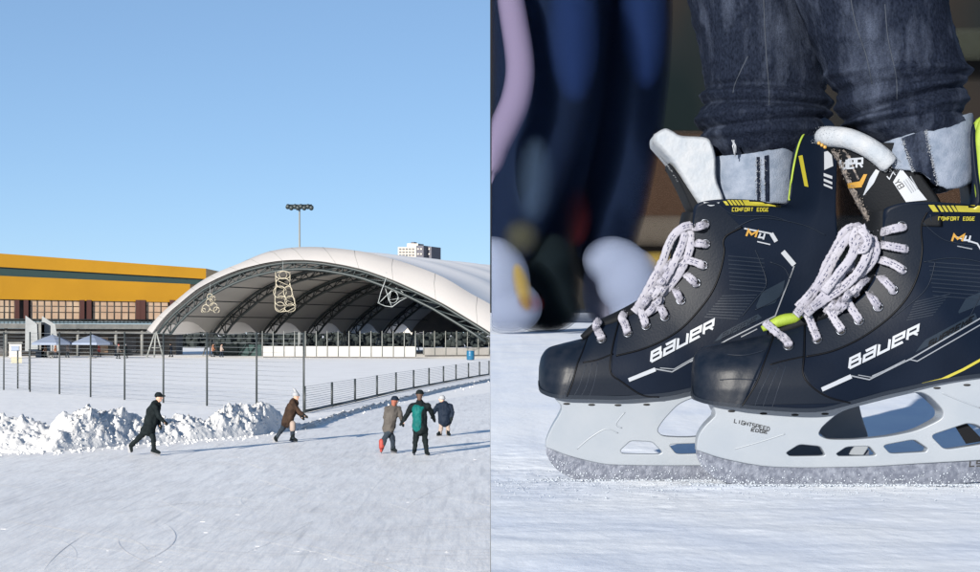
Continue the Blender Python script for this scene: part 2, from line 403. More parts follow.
L2 = [circ(283, 275, 7.5, 4), circ(283, 275, 4, 3.6, d=.6), circ(283, 283, 7, 5), circ(280, 292, 6.5, 6), circ(288, 292, 4.5, 6), circ(281, 301, 6, 5), circ(290, 301, 5, 5), circ(280, 307, 5, 5), circ(290, 308, 5.5, 4),
      [(275.5, 272, 0), (276, 284, .3), (275, 297, 0), (275, 307, 0), (280, 312, 0), (288, 311, 0), (296, 307, 0), (293, 296, 0), (290, 284, 0), (290, 272, 0)],
      [(276, 280, .5), (290, 286, .5), (277, 296, .5), (293, 303, .5), (279, 311, .5)]]
wires('light_sculpture', 'tall pale wire figure hung in the middle of the tent arch', L2, M['net'], 243, ((283, 261), (283, 271)))
L3 = [[(387, 276, 0), (384, 284, 0), (381, 292, 0), (378, 303, 0), (385, 306, .3), (392, 307, 0), (400, 301, 0), (408, 297, 0), (400, 290, 0), (396, 288, 0), (391, 291, 0), (389, 300, 0), (392, 307, 0)],
      circ(393, 297, 5, 6), [(396, 288, .4), (399, 300, .4)], [(379, 303, .4), (391, 291, .4)], [(384, 284, .6), (389, 300, .6), (408, 297, .6)]]
wires('light_sculpture', 'tilted grey wire bell hung right of the tent middle', L3, M['netblue'], 241, ((386, 272), (387, 276)), .04)

# =================================================================== yellow hall
def fac(px, py, off=0.0):        # a point on the hall front: u from the pixel column
    u = px/205.0; Y = lerp(262.0, 277.0, u)+off
    return P(px, py, Y)
hall = thing('sports_hall', 'long yellow clad sports hall with a dark strip and windows tinted for reflected sun', 'building', (-52, 270, 0))
def fband(name, x0, x1, t0, t1, b0, b1, m, off=0.0, thick=8.0, smooth=False):
    mb = MB(); a, b, c, d = fac(x0, t0, off), fac(x1, t1, off), fac(x1, b1, off), fac(x0, b0, off)
    back = Vector((0, thick, 0))
    mb.hexa([d, c, c+back, d+back], [a, b, b+back, a+back]); return mb.build(name, m, hall, smooth=smooth)
fband('roof_fascia', -60, 206, 249, 268.5, 263.4, 279.0, M['yellow'], 0, 14)
fband('dark_strip', -60, 203, 263.3, 278.7, 273.3, 284.7, M['darkgreen'], .5, 12)
fband('roof_fascia', -60, 190, 273.2, 284.0, 298.2, 302.5, M['yellow'], .15, 14)
for x in range(-50, 200, 13):
    mb = MB(); mb.tube([fac(x, 249+.095*(x+60)*.78, -.02), fac(x, 264+.06*(x+60), -.02)], .025, 4); mb.build('panel_joint', M['steel'], hall)
fband('wall', -60, 185, 298, 302.3, 320, 321.5, M['concdark'], .9, 10)
for x0, x1, n in ((-50, -18, 5), (-12, 14.5, 5), (30, 79.5, 7), (92.5, 135.5, 6), (146, 168, 3)):
    wnd = fband('window', x0, x1, 300, 300+2*(x1-x0)/245, 319, 319.6, M['glassw'], .3, .3)
    mb = MB()
    for i in range(n+1):
        x = lerp(x0, x1, i/n); mb.tube([fac(x, 299.9, .25), fac(x, 319.4, .25)], .07, 4)
    for y in (306, 312): mb.tube([fac(x0, y, .25), fac(x1, y+.6, .25)], .05, 4)
    par(mb.build('mullion_grid', M['mull'], None), wnd)
for x in (17, 26, 82, 89, 138, 143, 172):
    mb = MB(); mb.hexa([fac(x-2.4, 320, -.2), fac(x+2.4, 320, -.2), fac(x+2.4, 320, .8), fac(x-2.4, 320, .8)], [fac(x-2.4, 300, -.2), fac(x+2.4, 300, -.2), fac(x+2.4, 300, .8), fac(x-2.4, 300, .8)])
    mb.build('column', M['redcol'], hall, smooth=False)
fband('terrace_slab', -60, 178, 323, 324.5, 328, 329.2, M['concrete'], -5, 14)
mb = MB()
for y in (318.8, 320.6, 322): mb.tube([fac(-60, y, -5.1), fac(178, y+1.3, -5.1)], .07, 4)
for i in range(60): x = -60+i*4; mb.tube([fac(x, 318.8+(x+60)*.0055, -5.1), fac(x, 323.5, -5.1)], .05, 4)
mb.build('railing', M['steel'], hall)
fband('ground_floor', -60, 176, 328.2, 329.2, 357, 356.2, M['concdark'], 3, 6)
fband('floor_band', -60, 176, 331, 331.8, 333, 333.6, M['concrete'], -4.6, .4)
for i, x in enumerate((6, 48, 78, 116, 142)):
    mb = MB(); p = fac(x, 340, -4.3); mb.tube([(p.x, p.y, 0), (p.x, p.y, 3.7)], .22, 8); mb.build('pillar', M['concrete'], hall)
for i, (x0, x1) in enumerate(((-8, 3), (32, 44), (60, 72), (98, 108), (124, 136))):
    fband('shop_window', x0, x1, 337, 337, 353, 353, M['glassw'] if i == 3 else M['towerwin'], 2.7, .25)
st = thing('outside_stair', 'white concrete stair block climbing to the hall terrace', 'stairs', G(32, 357))
mb = MB(); mb.hexa([P(25, 351, 250), P(38, 351, 250), P(38, 351, 253), P(25, 351, 253)], [P(25.5, 315.5, 250), P(37, 324, 250), P(37, 324, 253), P(25.5, 315.5, 253)]); mb.build('side_wall', M['concgrey'], st, smooth=False)
mb = MB(); mb.hexa([P(41, 351, 252), P(60, 351, 252), P(60, 351, 255), P(41, 351, 255)], [P(42, 316, 252), P(55, 324.5, 252), P(55, 324.5, 255), P(42, 316, 255)]); mb.build('side_wall', M['concgrey'], st, smooth=False)
mb = MB()
for i in range(14):
    z = 4.4-i*.3; x = lerp(P(38, 0, 251).x, P(41.5, 0, 251).x, .5); mb.box((x, 251.5+.05*i, z/2), (.7, 2.5, z))
mb.build('steps', M['concrete'], st, smooth=False)
ks = thing('kiosk', 'small white kiosk cabin at the left edge of the field', 'kiosk', G(15, 358))
mb = MB(); mb.hexa([P(9, 358, 244), P(21.5, 358, 244), P(21.5, 358, 246), P(9, 358, 246)], [P(9, 343.5, 244), P(21.5, 343.5, 244), P(21.5, 343.5, 246), P(9, 343.5, 246)]); mb.build('cabin', M['white'], ks, smooth=False)
mb = MB(); mb.hexa([P(8, 343.4, 243.6), P(22.5, 343.4, 243.6), P(22.5, 343.4, 246.3), P(8, 343.4, 246.3)], [P(8, 342, 243.6), P(22.5, 342, 243.6), P(22.5, 342, 246.3), P(8, 342, 246.3)]); mb.build('roof', M['concrete'], ks, smooth=False)
mb = MB(); mb.hexa([P(11, 351, 243.9), P(19, 351, 243.9), P(19, 351, 244.05), P(11, 351, 244.05)], [P(11, 346, 243.9), P(19, 346, 243.9), P(19, 346, 244.05), P(11, 346, 244.05)]); mb.build('hatch', M['canvas'], ks, smooth=False)
pl = thing('advert_board', 'low cream board leaning at the foot of the white kiosk', 'board', G(16, 362))
mb = MB(); mb.hexa([P(11, 363, 206), P(22, 363, 206), P(22, 363, 206.3), P(11, 363, 206.3)], [P(11, 357, 206.2), P(22, 357, 206.2), P(22, 357, 206.5), P(11, 357, 206.5)]); mb.build('panel', mat('cream_board', (.27, .25, .18), .6), pl, smooth=False)
for x in (13, 20):
    mb = MB(); mb.tube([P(x, 361, 206.6), P(x, 364, 206.9)], .05, 5); mb.build('leg', M['steel'], pl)
for i, (x, lab) in enumerate(((52.5, 'pale blue parasol beside the white stair block'), (92.5, 'pale blue parasol standing nearer the tent foot'))):
    Y = 244.0; t = thing('parasol', lab, 'parasol', G(x, 358), 'cafe parasols before the hall')
    mb = MB(); n = 8; top = P(x, 334.6, Y)
    ringo = [Vector((top.x+2.5*math.cos(2*math.pi*(j+.5)/n), Y+2.5*math.sin(2*math.pi*(j+.5)/n), top.z-1.0)) for j in range(n)]
    ringm = [Vector((top.x+1.2*math.cos(2*math.pi*(j+.5)/n), Y+1.2*math.sin(2*math.pi*(j+.5)/n), top.z-.42)) for j in range(n)]
    drop = [p-Vector((0, 0, .25)) for p in ringo]
    mb.loft([[top+(p-top)*.02 for p in ringm], ringm, ringo, drop], caps=False); mb.build('canopy', M['canvas'], t, smooth=False)
    mb = MB(); mb.tube([(top.x, Y, 0), (top.x, Y, top.z+.1)], .06, 6); mb.build('pole', M['steel'], t)
    mb = MB(); mb.tube([(top.x, Y, 0), (top.x, Y, .12)], .5, 10); mb.build('base', M['concrete'], t)

# floodlight mast, tower blocks, trees
ms = thing('floodlight_mast', 'tall thin floodlight mast rising behind the tent', 'light mast', P(299.5, 350, 360))
b0 = P(299.5, 0, 360); zt = P(0, 206, 360).z
mb = MB(); mb.tube([(b0.x, 360, 0), (b0.x, 360, zt*.5), (b0.x, 360, zt)], [.3, .22, .14], 8); mb.build('mast', M['steellight'], ms)
mb = MB(); mb.tube([P(288, 205, 360), P(312, 205, 360)], .12, 6); mb.tube([P(292, 207.5, 360), P(308, 207.5, 360)], .08, 5); mb.build('crossbar', M['steel'], ms)
for i, x in enumerate((288, 291.5, 295, 298, 301, 304.5, 308, 311.5)):
    mb = MB(); c = P(x, 206+(i % 2)*1.2, 359.6); mb.tube([c+Vector((0, -.5, -.25)), c+Vector((0, .1, .05)), c+Vector((0, .35, .15))], [.42, .38, .15], 8); mb.build('lamp', M['steel'], ms)
tw = thing('tower_block', 'pale and dark high rise block far behind the tent', 'building', P(414, 331, 700))
def twbox(name, x0, x1, y0, Y, d, m):
    mb = MB(); a = P(x0, y0, Y); b = P(x1, y0, Y); mb.hexa([(a.x, Y, 0), (b.x, Y, 0), (b.x+d*.3, Y+d, 0), (a.x+d*.3, Y+d, 0)], [a, b, (b.x+d*.3, Y+d, a.z), (a.x+d*.3, Y+d, a.z)])
    return mb.build(name, m, tw, smooth=False)
twbox('wall', 398, 416, 247, 700, 12, M['tower1']); twbox('wall', 416.2, 423.5, 245.5, 699, 12, M['tower2']); twbox('wall', 424, 431.5, 246.5, 703, 10, M['tower2']); twbox('roof', 407, 418, 243.5, 702, 6, M['tower1']); twbox('roof', 411, 414, 242, 704, 3, M['tower2'])
for r in range(14):
    for c in range(5):
        p = P(400+c*3.2, 249+r*3.0, 699.8); mb = MB(); mb.box((p.x, p.y, p.z), (.7, .3, .6)); mb.build('window', M['towerwin'], tw, smooth=False)
for r in range(7):
    for x in (418, 421, 426, 429):
        p = P(x, 249+r*5.0, 698.8 if x < 424 else 702.8); mb = MB(); mb.box((p.x, p.y, p.z), (.6, .3, .5)); mb.build('window', M['tower1'], tw, smooth=False)
tr = MB()
for k in range(5200):                       # dark belt of evergreens far behind hall and tent
    x = random.uniform(-190, 60); y = random.uniform(395, 430); hmax = 3.2+1.6*fbm(x*.09, 1.)
    z = random.random()**.7*hmax; r = .9*(1.15-z/hmax*.7)
    q = Matrix.Rotation(random.random()*6, 3, 'Z')
    tr.ell((x, y, max(.1, z)), (r, r*.9, r*.8), 6, 4, q)
tag(tr.build('treeline', M['hedge'], smooth=False), 'low dark belt of evergreens far behind the tent', 'trees', kind='stuff')
tree = thing('far_tree', 'small dark treetop showing over the tent roof at the right', 'tree', P(460, 331, 520))
c = P(461, 266.5, 520); mb = MB(); mb.tube([(c.x, 520, 0), (c.x, 520, c.z)], [.5, .15], 6); mb.build('trunk', M['brown'], tree)
mb = MB()
for k in range(240):
    a = random.random()*6.28; q = random.random()
    mb.ell((c.x+math.cos(a)*q*2.6, 520+math.sin(a)*q*2, c.z-1.2+random.uniform(-1.6, 1.2)*(1-q)), (.35, .3, .2), 5, 4)
mb.build('crown', M['hedge'], tree, smooth=False)
# =================================================================== skaters
def person(label, Y, J, top, legs, boots, topmat2=None, hat=None, hair=None, puff=1.0, group='skaters on the rink', vox=.014, face=(1, -.3), vis=None, skirt=.14, extra=None, leg2=None):
    """J: joint -> (px, py, depth offset in m)"""
    W = {k: P(v[0], v[1], Y+v[2]) for k, v in J.items()}
    low_ = min(W['la'].z, W['ra'].z); base = Vector(((W['la'].x+W['ra'].x)/2, Y, 0))
    t = thing('person', label, 'person', base, group)
    fd = Vector((face[0], face[1], 0)).normalized(); sd_ = Vector((-fd.y, fd.x, 0))
    hd = W['head']; mb = MB()
    mb.ell(hd, (.082, .095, .118)); mb.capsule(hd+fd*.03-Vector((0, 0, .05)), hd+fd*.045-Vector((0, 0, .075)), .055, .045)
    mb.capsule(hd+fd*.09, hd+fd*.108-Vector((0, 0, .025)), .011, .015, 6)
    for s_ in (-1, 1):
        mb.ell(hd+sd_*.085*s_, (.02, .02, .032), 6, 5)
        mb.ell(hd+fd*.078+sd_*.033*s_+Vector((0, 0, .012)), (.016, .016, .011), 6, 5)
    mb.capsule(hd-Vector((0, 0, .09)), W['neck'], .055, .062)
    mb.capsule(W['neck'], (W['ls']+W['rs'])/2, .06, .1); mb.capsule(W['ls'], W['rs'], .06, .06)
    chest = ((W['ls']+W['rs'])/2).lerp(W['hip'], .35)
    mb.capsule((W['ls']+W['rs'])/2-Vector((0, 0, .08)), chest, .12, .13); mb.capsule(chest, W['hip'], .13, .13)
    lh = W['hip']+sd_*.085-Vector((0, 0, .03)); rh = W['hip']-sd_*.085-Vector((0, 0, .03))
    for a, b, c_ in ((lh, 'lk', 'la'), (rh, 'rk', 'ra')):
        mb.capsule(a, W[b], .088, .058); mb.capsule(W[b], W[c_], .055, .038)
    for a, b, c_ in (('ls', 'le', 'lh'), ('rs', 're', 'rh')):
        mb.capsule(W[a], W[b], .05, .04); mb.capsule(W[b], W[c_], .038, .028)
        d = (W[c_]-W[b]).normalized(); q = d.cross(fd); q = q.normalized() if q.length > .1 else sd_
        palm = W[c_]+d*.06; mb.capsule(W[c_], palm, .03, .036)
        for i_ in range(4):
            f0 = palm+q*(i_-1.5)*.02; mb.capsule(f0, f0+d*(.07-.008*abs(i_-1.3))+fd*.015, .0105, .009, 6)
        mb.capsule(W[c_]+d*.03+q*.03, W[c_]+d*.075+q*.06, .012, .010, 6)
    body = mb.build('body', M['skin'], t, mods=remesh(vox, 2))
    # jacket
    mb = MB(); p_ = puff
    mb.capsule(W['ls'], W['rs'], .085*p_, .085*p_); mb.capsule((W['ls']+W['rs'])/2, chest, .15*p_, .175*p_); mb.capsule(chest, W['hip']-Vector((0, 0, skirt*.4)), .175*p_, .17*p_)
    kk = .122 if skirt > .15 else .108; mb.capsule(lh, lh.lerp(W['lk'], skirt*1.6), kk*p_, kk*p_); mb.capsule(rh, rh.lerp(W['rk'], skirt*1.6), kk*p_, kk*p_)
    mb.capsule(W['neck'], W['neck']-Vector((0, 0, .05)), .08, .1)
    slv = []
    for a, b, c_ in (('ls', 'le', 'lh'), ('rs', 're', 'rh')):
        slv.append((W[a], W[b], .078*p_, .066*p_)); slv.append((W[b], W[b].lerp(W[c_], .93), .066*p_, .05*p_))
    if topmat2:
        m2 = MB()
        for a_ in slv: m2.capsule(*a_)
        jk = mb.build('jacket', top, t, mods=cloth(.02, 4)); par(m2.build('sleeve', topmat2, None, mods=remesh(.02, 3)), jk)
    else:
        for a_ in slv: mb.capsule(*a_)
        mb.build('jacket', top, t, mods=cloth(.02, 4))
    mb = MB(); mb.capsule(W['hip']-Vector((0, 0, .02)), W['hip']-Vector((0, 0, .05)), .135, .135)
    for a, b, c_ in ((lh, 'lk', 'la'), (rh, 'rk', 'ra')):
        mb.capsule(a, W[b], .105, .078); mb.capsule(W[b], W[b].lerp(W[c_], .96), .076, .062)
    mb.build('trousers', legs, t, mods=cloth(.018, 3))
    if vox < .02:
        for a, b in (('le', 'lh'), ('re', 'rh')):
            d = (W[b]-W[a]).normalized(); mb = MB(); mb.capsule(W[b]-d*.03, W[b]+d*.03, .045, .05); mb.capsule(W[b]+d*.03, W[b]+d*.13, .05, .034); mb.capsule(W[b]+d*.02+fd*.03, W[b]+d*.07+fd*.06, .02, .017, 6); mb.build('glove', M['black'], t, mods=remesh(.012, 2))
    for s_, a, b in (('l', 'la', 'lt'), ('r', 'ra', 'rt')):
        mb = MB(); an = W[a]; to = W[b]; d = (to-an); d = d.normalized()
        up = Vector((0, 0, 1)); heel = an-d*.05-Vector((0, 0, .03)); bot = Vector((0, 0, -.035))
        mb.capsule(an+(W['lk' if s_ == 'l' else 'rk']-an).normalized()*.10, an, .062, .06); mb.capsule(an, to, .055, .042); mb.capsule(heel, to+bot*.3, .045, .04)
        bt = mb.build('skate_boot', boots[0 if s_ == 'l' else 1], t, mods=remesh(.016, 2))
        mb = MB(); nd = d.cross(up)
        nd = nd.normalized() if nd.length > .1 else sd_
        dn = nd.cross(d).normalized()
        if dn.z > 0: dn = -dn
        a0 = heel+dn*.03-d*.03; a1 = to+dn*.03+d*.05; hgt = .065
        mb.hexa([a0+dn*hgt-nd*.004, a1+dn*hgt-nd*.004, a1+dn*hgt+nd*.004, a0+dn*hgt+nd*.004], [a0-nd*.012, a1-nd*.012, a1+nd*.012, a0+nd*.012])
        par(mb.build('blade', M['blade'], None, smooth=False), bt)
    if hair:
        mb = MB(); mb.ell(hd-fd*.02+Vector((0, 0, .02)), (.096, .105, .115)); mb.capsule(hd-fd*.05, hd-fd*.06-Vector((0, 0, .10)), .08, .065); mb.build('hair', hair, t, mods=remesh(.014, 2))
    if hat:
        mb = MB(); mb.ell(hd-fd*.008+Vector((0, 0, .052)), (.104, .112, .092))
        mb.tube([hd+Vector((math.cos(q)*.1, math.sin(q)*.11, .035)) for q in [2*math.pi*i/16 for i in range(17)]], .02, 6)
        if vis: mb.capsule(hd+fd*.08+Vector((0, 0, .045)), hd+fd*.16+Vector((0, 0, .035)), .03, .02)
        mb.build('hat', hat, t)
    if extra: extra(t, W, fd, sd_)
    return t
sk_b = (M['black'], M['black'])
person('lone skater in a long dark coat and cap gliding before the snow bank', 53.0,
       dict(head=(158.8, 397.3, 0), neck=(157, 402, 0), ls=(156, 406.3, .15), rs=(154.5, 406.3, -.17), hip=(148.5, 426.5, 0), le=(157.5, 417, .2), lh=(159.5, 424.5, .1), re=(159, 416.5, -.22), rh=(163.3, 421, -.2),
            lk=(153.3, 438.5, -.08), la=(154, 450.2, -.08), lt=(159.3, 452.5, -.08), rk=(140.5, 436.6, .1), ra=(130.8, 445.6, .12), rt=(131.6, 450.8, .12)),
       M['black'], M['black'], sk_b, hat=M['black'], vis=True, face=(1, -.1), skirt=.22, puff=1.06)
def bobble(t, W, fd, sd_):
    mb = MB(); h = W['head']; mb.tube([h+Vector((0, 0, .1)), h+Vector((-.04, 0, .2)), h+Vector((-.1, 0, .25))], [.06, .035, .012], 8); mb.build('hat_tip', M['hat'], t)
    mb = MB(); mb.capsule(W['lk']+Vector((0, 0, .14)), W['lk']+Vector((0, 0, -.02)), .092, .088); mb.build('knee_patch', M['beige'], t)
person('skater in a brown coat and pointed pale hat bending forward beside the fence corner', 59.5,
       dict(head=(296, 396.5, 0), neck=(295, 400, 0), ls=(294.6, 403, .15), rs=(293.2, 403, -.16), hip=(287, 420, 0), le=(297, 411, .15), lh=(301, 416, .15), re=(299, 412, -.18), rh=(303.5, 415, -.2),
            lk=(292.6, 428.5, -.1), la=(292.8, 438.2, -.1), lt=(296.6, 440.2, -.1), rk=(282.8, 428.5, .1), ra=(275.6, 438.5, .1), rt=(276.6, 441.2, .1)),
       M['brown'], M['jeansfar'], sk_b, hat=M['hat'], face=(1, -.2), extra=bobble, skirt=.18)
def gaiter(t, W, fd, sd_):
    mb = MB(); mb.capsule(W['ra']+Vector((0, 0, .19)), W['ra']+Vector((0, 0, .02)), .075, .07); mb.build('leg_warmer', M['red'], t)
person('smaller skater in a grey jacket with red hair and one red boot', 54.0,
       dict(head=(395, 401, 0), neck=(393.8, 405, 0), ls=(387.3, 409, 0), rs=(398.4, 409, .02), hip=(388.6, 427, 0), le=(385, 417, .02), lh=(387.5, 423, .12), re=(400.5, 415.5, 0), rh=(402, 421.3, 0),
            lk=(392.6, 438, 0), la=(393, 448.8, 0), lt=(396, 450.6, -.1), rk=(385, 437.5, -.1), ra=(381.6, 448.4, -.1), rt=(381.2, 450.8, -.25)),
       M['grey'], M['jeansfar'], (M['black'], M['red']), hair=M['redhair'], hat=M['navy'], face=(.5, .8), extra=gaiter)
def backpanel(t, W, fd, sd_):
    mb = MB(); c = (W['ls']+W['rs'])/2
    mb.capsule(c-fd*.07-Vector((.10, 0, .06)), c-fd*.07-Vector((-.03, 0, .06)), .10, .11); mb.capsule(c-fd*.075-Vector((.05, 0, .1)), W['hip']-fd*.07+Vector((-.06, 0, .02)), .155, .15); mb.build('back_panel', M['teal'], t, mods=cloth(.02, 3))
person('tall skater in a black jacket with a teal back holding a hand', 53.2,
       dict(head=(419.8, 394.8, 0), neck=(419.8, 401, 0), ls=(412.4, 406, 0), rs=(427.4, 406, 0), hip=(420.5, 427.5, 0), le=(407.4, 414, .0), lh=(403, 420.8, .03), re=(431.5, 412, .15), rh=(433.5, 418, .3),
            lk=(415.8, 438.5, 0), la=(414.6, 450.6, 0), lt=(413.6, 452.3, -.16), rk=(425.2, 440, 0), ra=(426.6, 452, -.06), rt=(428.6, 453.8, -.2)),
       M['black'], M['black'], sk_b, hair=M['hair'], hat=M['black'], face=(.1, 1), extra=backpanel, puff=1.1)
person('child in a puffy navy jacket and pale trousers beyond the couple', 62.9,
       dict(head=(441.8, 399.5, 0), neck=(442.6, 403, 0), ls=(438.4, 406.5, 0), rs=(449.8, 406.5, 0), hip=(445, 419, 0), le=(434.6, 410.5, .05), lh=(433, 414.5, .1), re=(452, 412, 0), rh=(451.5, 417.5, -.1),
            lk=(440.8, 427, 0), la=(440, 433, 0), lt=(437.6, 434, -.1), rk=(447.8, 427, 0), ra=(448, 433.2, 0), rt=(449.6, 434.4, -.1)),
       M['navy'], M['beige'], sk_b, hat=M['hat'], face=(-.3, .9), puff=1.22)
far = [(45.5, 357.8, 243, 'brown', 'black', 'far figure in brown under the left parasol'), (55.5, 358, 242, 'orange', 'jeansfar', 'far figure in an orange coat between the parasols'), (67.5, 357.6, 246, 'beige', 'jeansfar', 'far figure in a beige coat right of the left parasol pole'),
       (118.4, 359, 236, 'grey', 'black', 'far figure in grey walking over the field towards the tent'), (125.8, 358.6, 239, 'black', 'black', 'far figure all in black beside the walker in grey'),
       (99, 357.4, 248, 'red', 'black', 'far figure in red near the right parasol pole'), (213, 357, 253, 'orange', 'black', 'far figure in orange inside the tent left side'), (221.5, 357.2, 251, 'beige', 'navy', 'far figure in beige inside the tent left side'), (171, 357, 254, 'navy', 'jeansfar', 'far figure in navy just inside the tent foot')]
for px, py, Y, a, b, lab in far:
    k = F/Y; f = random.choice((-1, 1)); lean = random.uniform(-.6, .6)
    def q(dx, z, d=0): return (px+dx*k*f, HY+(EYE-z)*k, d)
    person(lab, Y, dict(head=q(.03, 1.6), neck=q(.01, 1.47), ls=q(0, 1.38, .18), rs=q(0, 1.38, -.18), hip=q(-.02, .9), le=q(-.1, 1.12, .22), lh=q(.08, .93, .22), re=q(.1, 1.12, -.22), rh=q(.22, .95, -.2),
                        lk=q(.14, .5, .08), la=q(.10, .12, .08), lt=q(.25, .09, .08), rk=q(-.06, .5, -.08), ra=q(-.22, .13, -.08), rt=q(-.08, .09, -.08)),
           M[a], M[b], sk_b, hair=M['hair'], hat=M[random.choice(['black', 'hat', 'red', 'navy'])], group='far figures by the hall and tent', vox=.03, face=(f, -.2))
#RIGHT
# =================================================================== RIGHT: upper ice terrace
YN, YF = 1.905, 2.005            # near and far skate
def zdeck(Y):
    return EYE+interp([(-8, -.1457), (1.88, -.1457), (1.93, -.1468), (2.02, -.1500), (2.15, -.147), (2.8, -.118), (4.2, -.062), (6.6, 0.0), (11.6, .112)], Y)
M['crumb'] = mat('crumb_ice', (.30, .335, .39), .6)
M['deckice'] = mat('terrace_ice', (.735, .785, .87), .55, c2=(.84, .87, .91), scale=7, detail=4, stretch=(1.3, .8, 1), lo=.36, hi=.62, bump=.22, bscale=60, bdist=.004)
xs = [0.0006]+[.0006+.006*i for i in range(1, 170)]+[1.02+.15*i for i in range(1, 34)]
ys = [-8+.8*i for i in range(11)]+[1.0+.006*i for i in range(0, 236)]+[2.42+.16*i for i in range(58)]
mb = MB(); rows = []
for y in ys:
    row = []
    for x in xs:
        k = 1.0 if (1.05 < y < 2.5 and x < 1.0) else 0.3
        far_k = max(0.0, 1-abs(y-1.95)/.55)
        h = .0016*fbm(x*14, y*14, 2.)+k*far_k*(.0012*fbm(x*70, y*70, 4.)+.0016*abs(fbm(x*150, y*150, 7., 2)))
        if y < 1.86: h = min(h, .001)*.8
        row.append((x, y, zdeck(y)+h-.0012))
    rows.append(row)
mb.loft(rows, closed=False, caps=False)
X1 = xs[-1]; Y0_, Y1_ = ys[0], ys[-1]
tag(mb.build('upper_ice', M['deckice']), kind='structure')
mb = MB(); zb = EYE-.35
mb.hexa([(.0006, Y0_, -.3), (X1, Y0_, -.3), (X1, Y1_, -.3), (.0006, Y1_, -.3)], [(.0006, Y0_, zb), (X1, Y0_, zb), (X1, Y1_, zb), (.0006, Y1_, zb)])
tag(mb.build('ice_terrace', M['concrete'], smooth=False), kind='structure')
mb = MB()                       # apron between slab and ice
for i in range(len(ys)-1):
    a, b = ys[i], ys[i+1]; k = len(mb.v)
    mb.add([(.0006, a, zb), (.0006, b, zb), (.0006, b, zdeck(b)-.003), (.0006, a, zdeck(a)-.003)], [(0, 1, 2, 3)])
tag(mb.build('terrace_kerb', M['concrete'], smooth=False), kind='structure')
cr = MB()
for k in range(5200):           # scraped ice crumbs around the blades
    if k < 2400: x = random.uniform(.19, .50); y = YN+random.gauss(-.002, .012)
    elif k < 3600: x = random.uniform(.05, .40); y = YF+random.gauss(0, .014)
    else: x = random.uniform(.005, .55); y = random.gauss(1.93, .09)
    r = random.uniform(.0004, .0013)*(1 if k < 3600 else .6)
    if random.random() < .03: r *= 1.7
    cr.ell((x, y, zdeck(y)+r*.2), (r*random.uniform(.8, 1.9), r*random.uniform(.8, 1.4), r*random.uniform(.5, 1.1)), 5, 3, Matrix.Rotation(random.random()*3, 3, 'Z'))
tag(cr.build('ice_crumbs', M['crumb']), 'loose crumbs of scraped ice around the skate blades', 'ice crumbs', kind='stuff')

# dark board wall behind the terrace
def wallmat():
    m = mat('stained_boards', (.010, .013, .013), .9); nt = m.node_tree; b = nt.nodes['Principled BSDF']
    b.inputs['Specular IOR Level'].default_value = .1
    tc = nt.nodes.new('ShaderNodeTexCoord'); mp = nt.nodes.new('ShaderNodeMapping'); mp.inputs['Scale'].default_value = (1.1, 1, .9)
    mp.inputs['Location'].default_value = (.4, 0, .2)
    n = nt.nodes.new('ShaderNodeTexNoise'); n.inputs['Scale'].default_value = 1.5; n.inputs['Detail'].default_value = .5
    r = nt.nodes.new('ShaderNodeValToRGB'); e = r.color_ramp.elements
    e[0].position = .35; e[0].color = (.002, .005, .006, 1); e[1].position = .64; e[1].color = (.011, .009, .008, 1)
    e2 = r.color_ramp.elements.new(.48); e2.color = (.005, .007, .008, 1)
    nt.links.new(tc.outputs['Object'], mp.inputs[0]); nt.links.new(mp.outputs[0], n.inputs['Vector']); nt.links.new(n.outputs['Fac'], r.inputs[0]); nt.links.new(r.outputs[0], b.inputs['Base Color'])
    return m
wl = thing('board_wall', 'dark stained board wall closing the upper ice behind the blurred skaters', 'wall', (1.9, 11.3, EYE))
mb = MB(); mb.hexa([(.0008, 11.2, -.2), (5.9, 11.2, -.2), (5.9, 11.5, -.2), (.0008, 11.5, -.2)], [(.0008, 11.2, EYE+2.7), (5.9, 11.2, EYE+2.7), (5.9, 11.5, EYE+2.7), (.0008, 11.5, EYE+2.7)])
mb.build('boards', wallmat(), wl, smooth=False)

# soft layered shapes: things far out of focus are built as many thin veils, so that their edges are soft from every side
VEIL = {}
def veil(name, c, a):
    k = (name, a)
    if k not in VEIL: VEIL[k] = mat(name, c, .9, alpha=a, spec=.05)
    return VEIL[k]
def soft(name, pts, rad, m, Y, spread, parent=None, n=10, depth=.8, seg=26, xmin=491.5):
    """pts px polyline, rad px radii; n nested tubes reaching from rad-spread to rad+spread."""
    mb = MB(); k = Y/F; pts2 = catmull([(p[0], p[1], r) for p, r in zip(pts, rad)], 40)
    for i in range(n):
        t = (i+.5)/n*2-1; d = spread*(t*.85+.15*t**3); rings = []
        m_ = len(pts2)
        ext = d
        for q, (x, y, r) in enumerate(pts2):
            rr = max(r+d, r*.12); u = q/(m_-1)
            e = min(1, u/.14, (1-u)/.14); rr *= math.sqrt(max(.0, 1-(1-e)**2))*.999+.001
            a = pts2[max(q-1, 0)]; b = pts2[min(q+1, m_-1)]; tx, ty = b[0]-a[0], b[1]-a[1]; L = math.hypot(tx, ty) or 1; tx /= L; ty /= L
            x2, y2 = x, y
            if q == 0: x2 -= tx*ext; y2 -= ty*ext
            if q == m_-1: x2 += tx*ext; y2 += ty*ext
            ring = []
            for j in range(seg):
                ph = 2*math.pi*j/seg; o = math.cos(ph)*rr; dz = math.sin(ph)*rr*k*depth
                X = x2-ty*o; Z = y2+tx*o
                ring.append(P(max(X, xmin), Z, Y)+Vector((0, dz, 0)))
            rings.append(ring)
        mb.loft(rings)
    o = mb.build(name, m, None)
    if parent: par(o, parent)
    return o
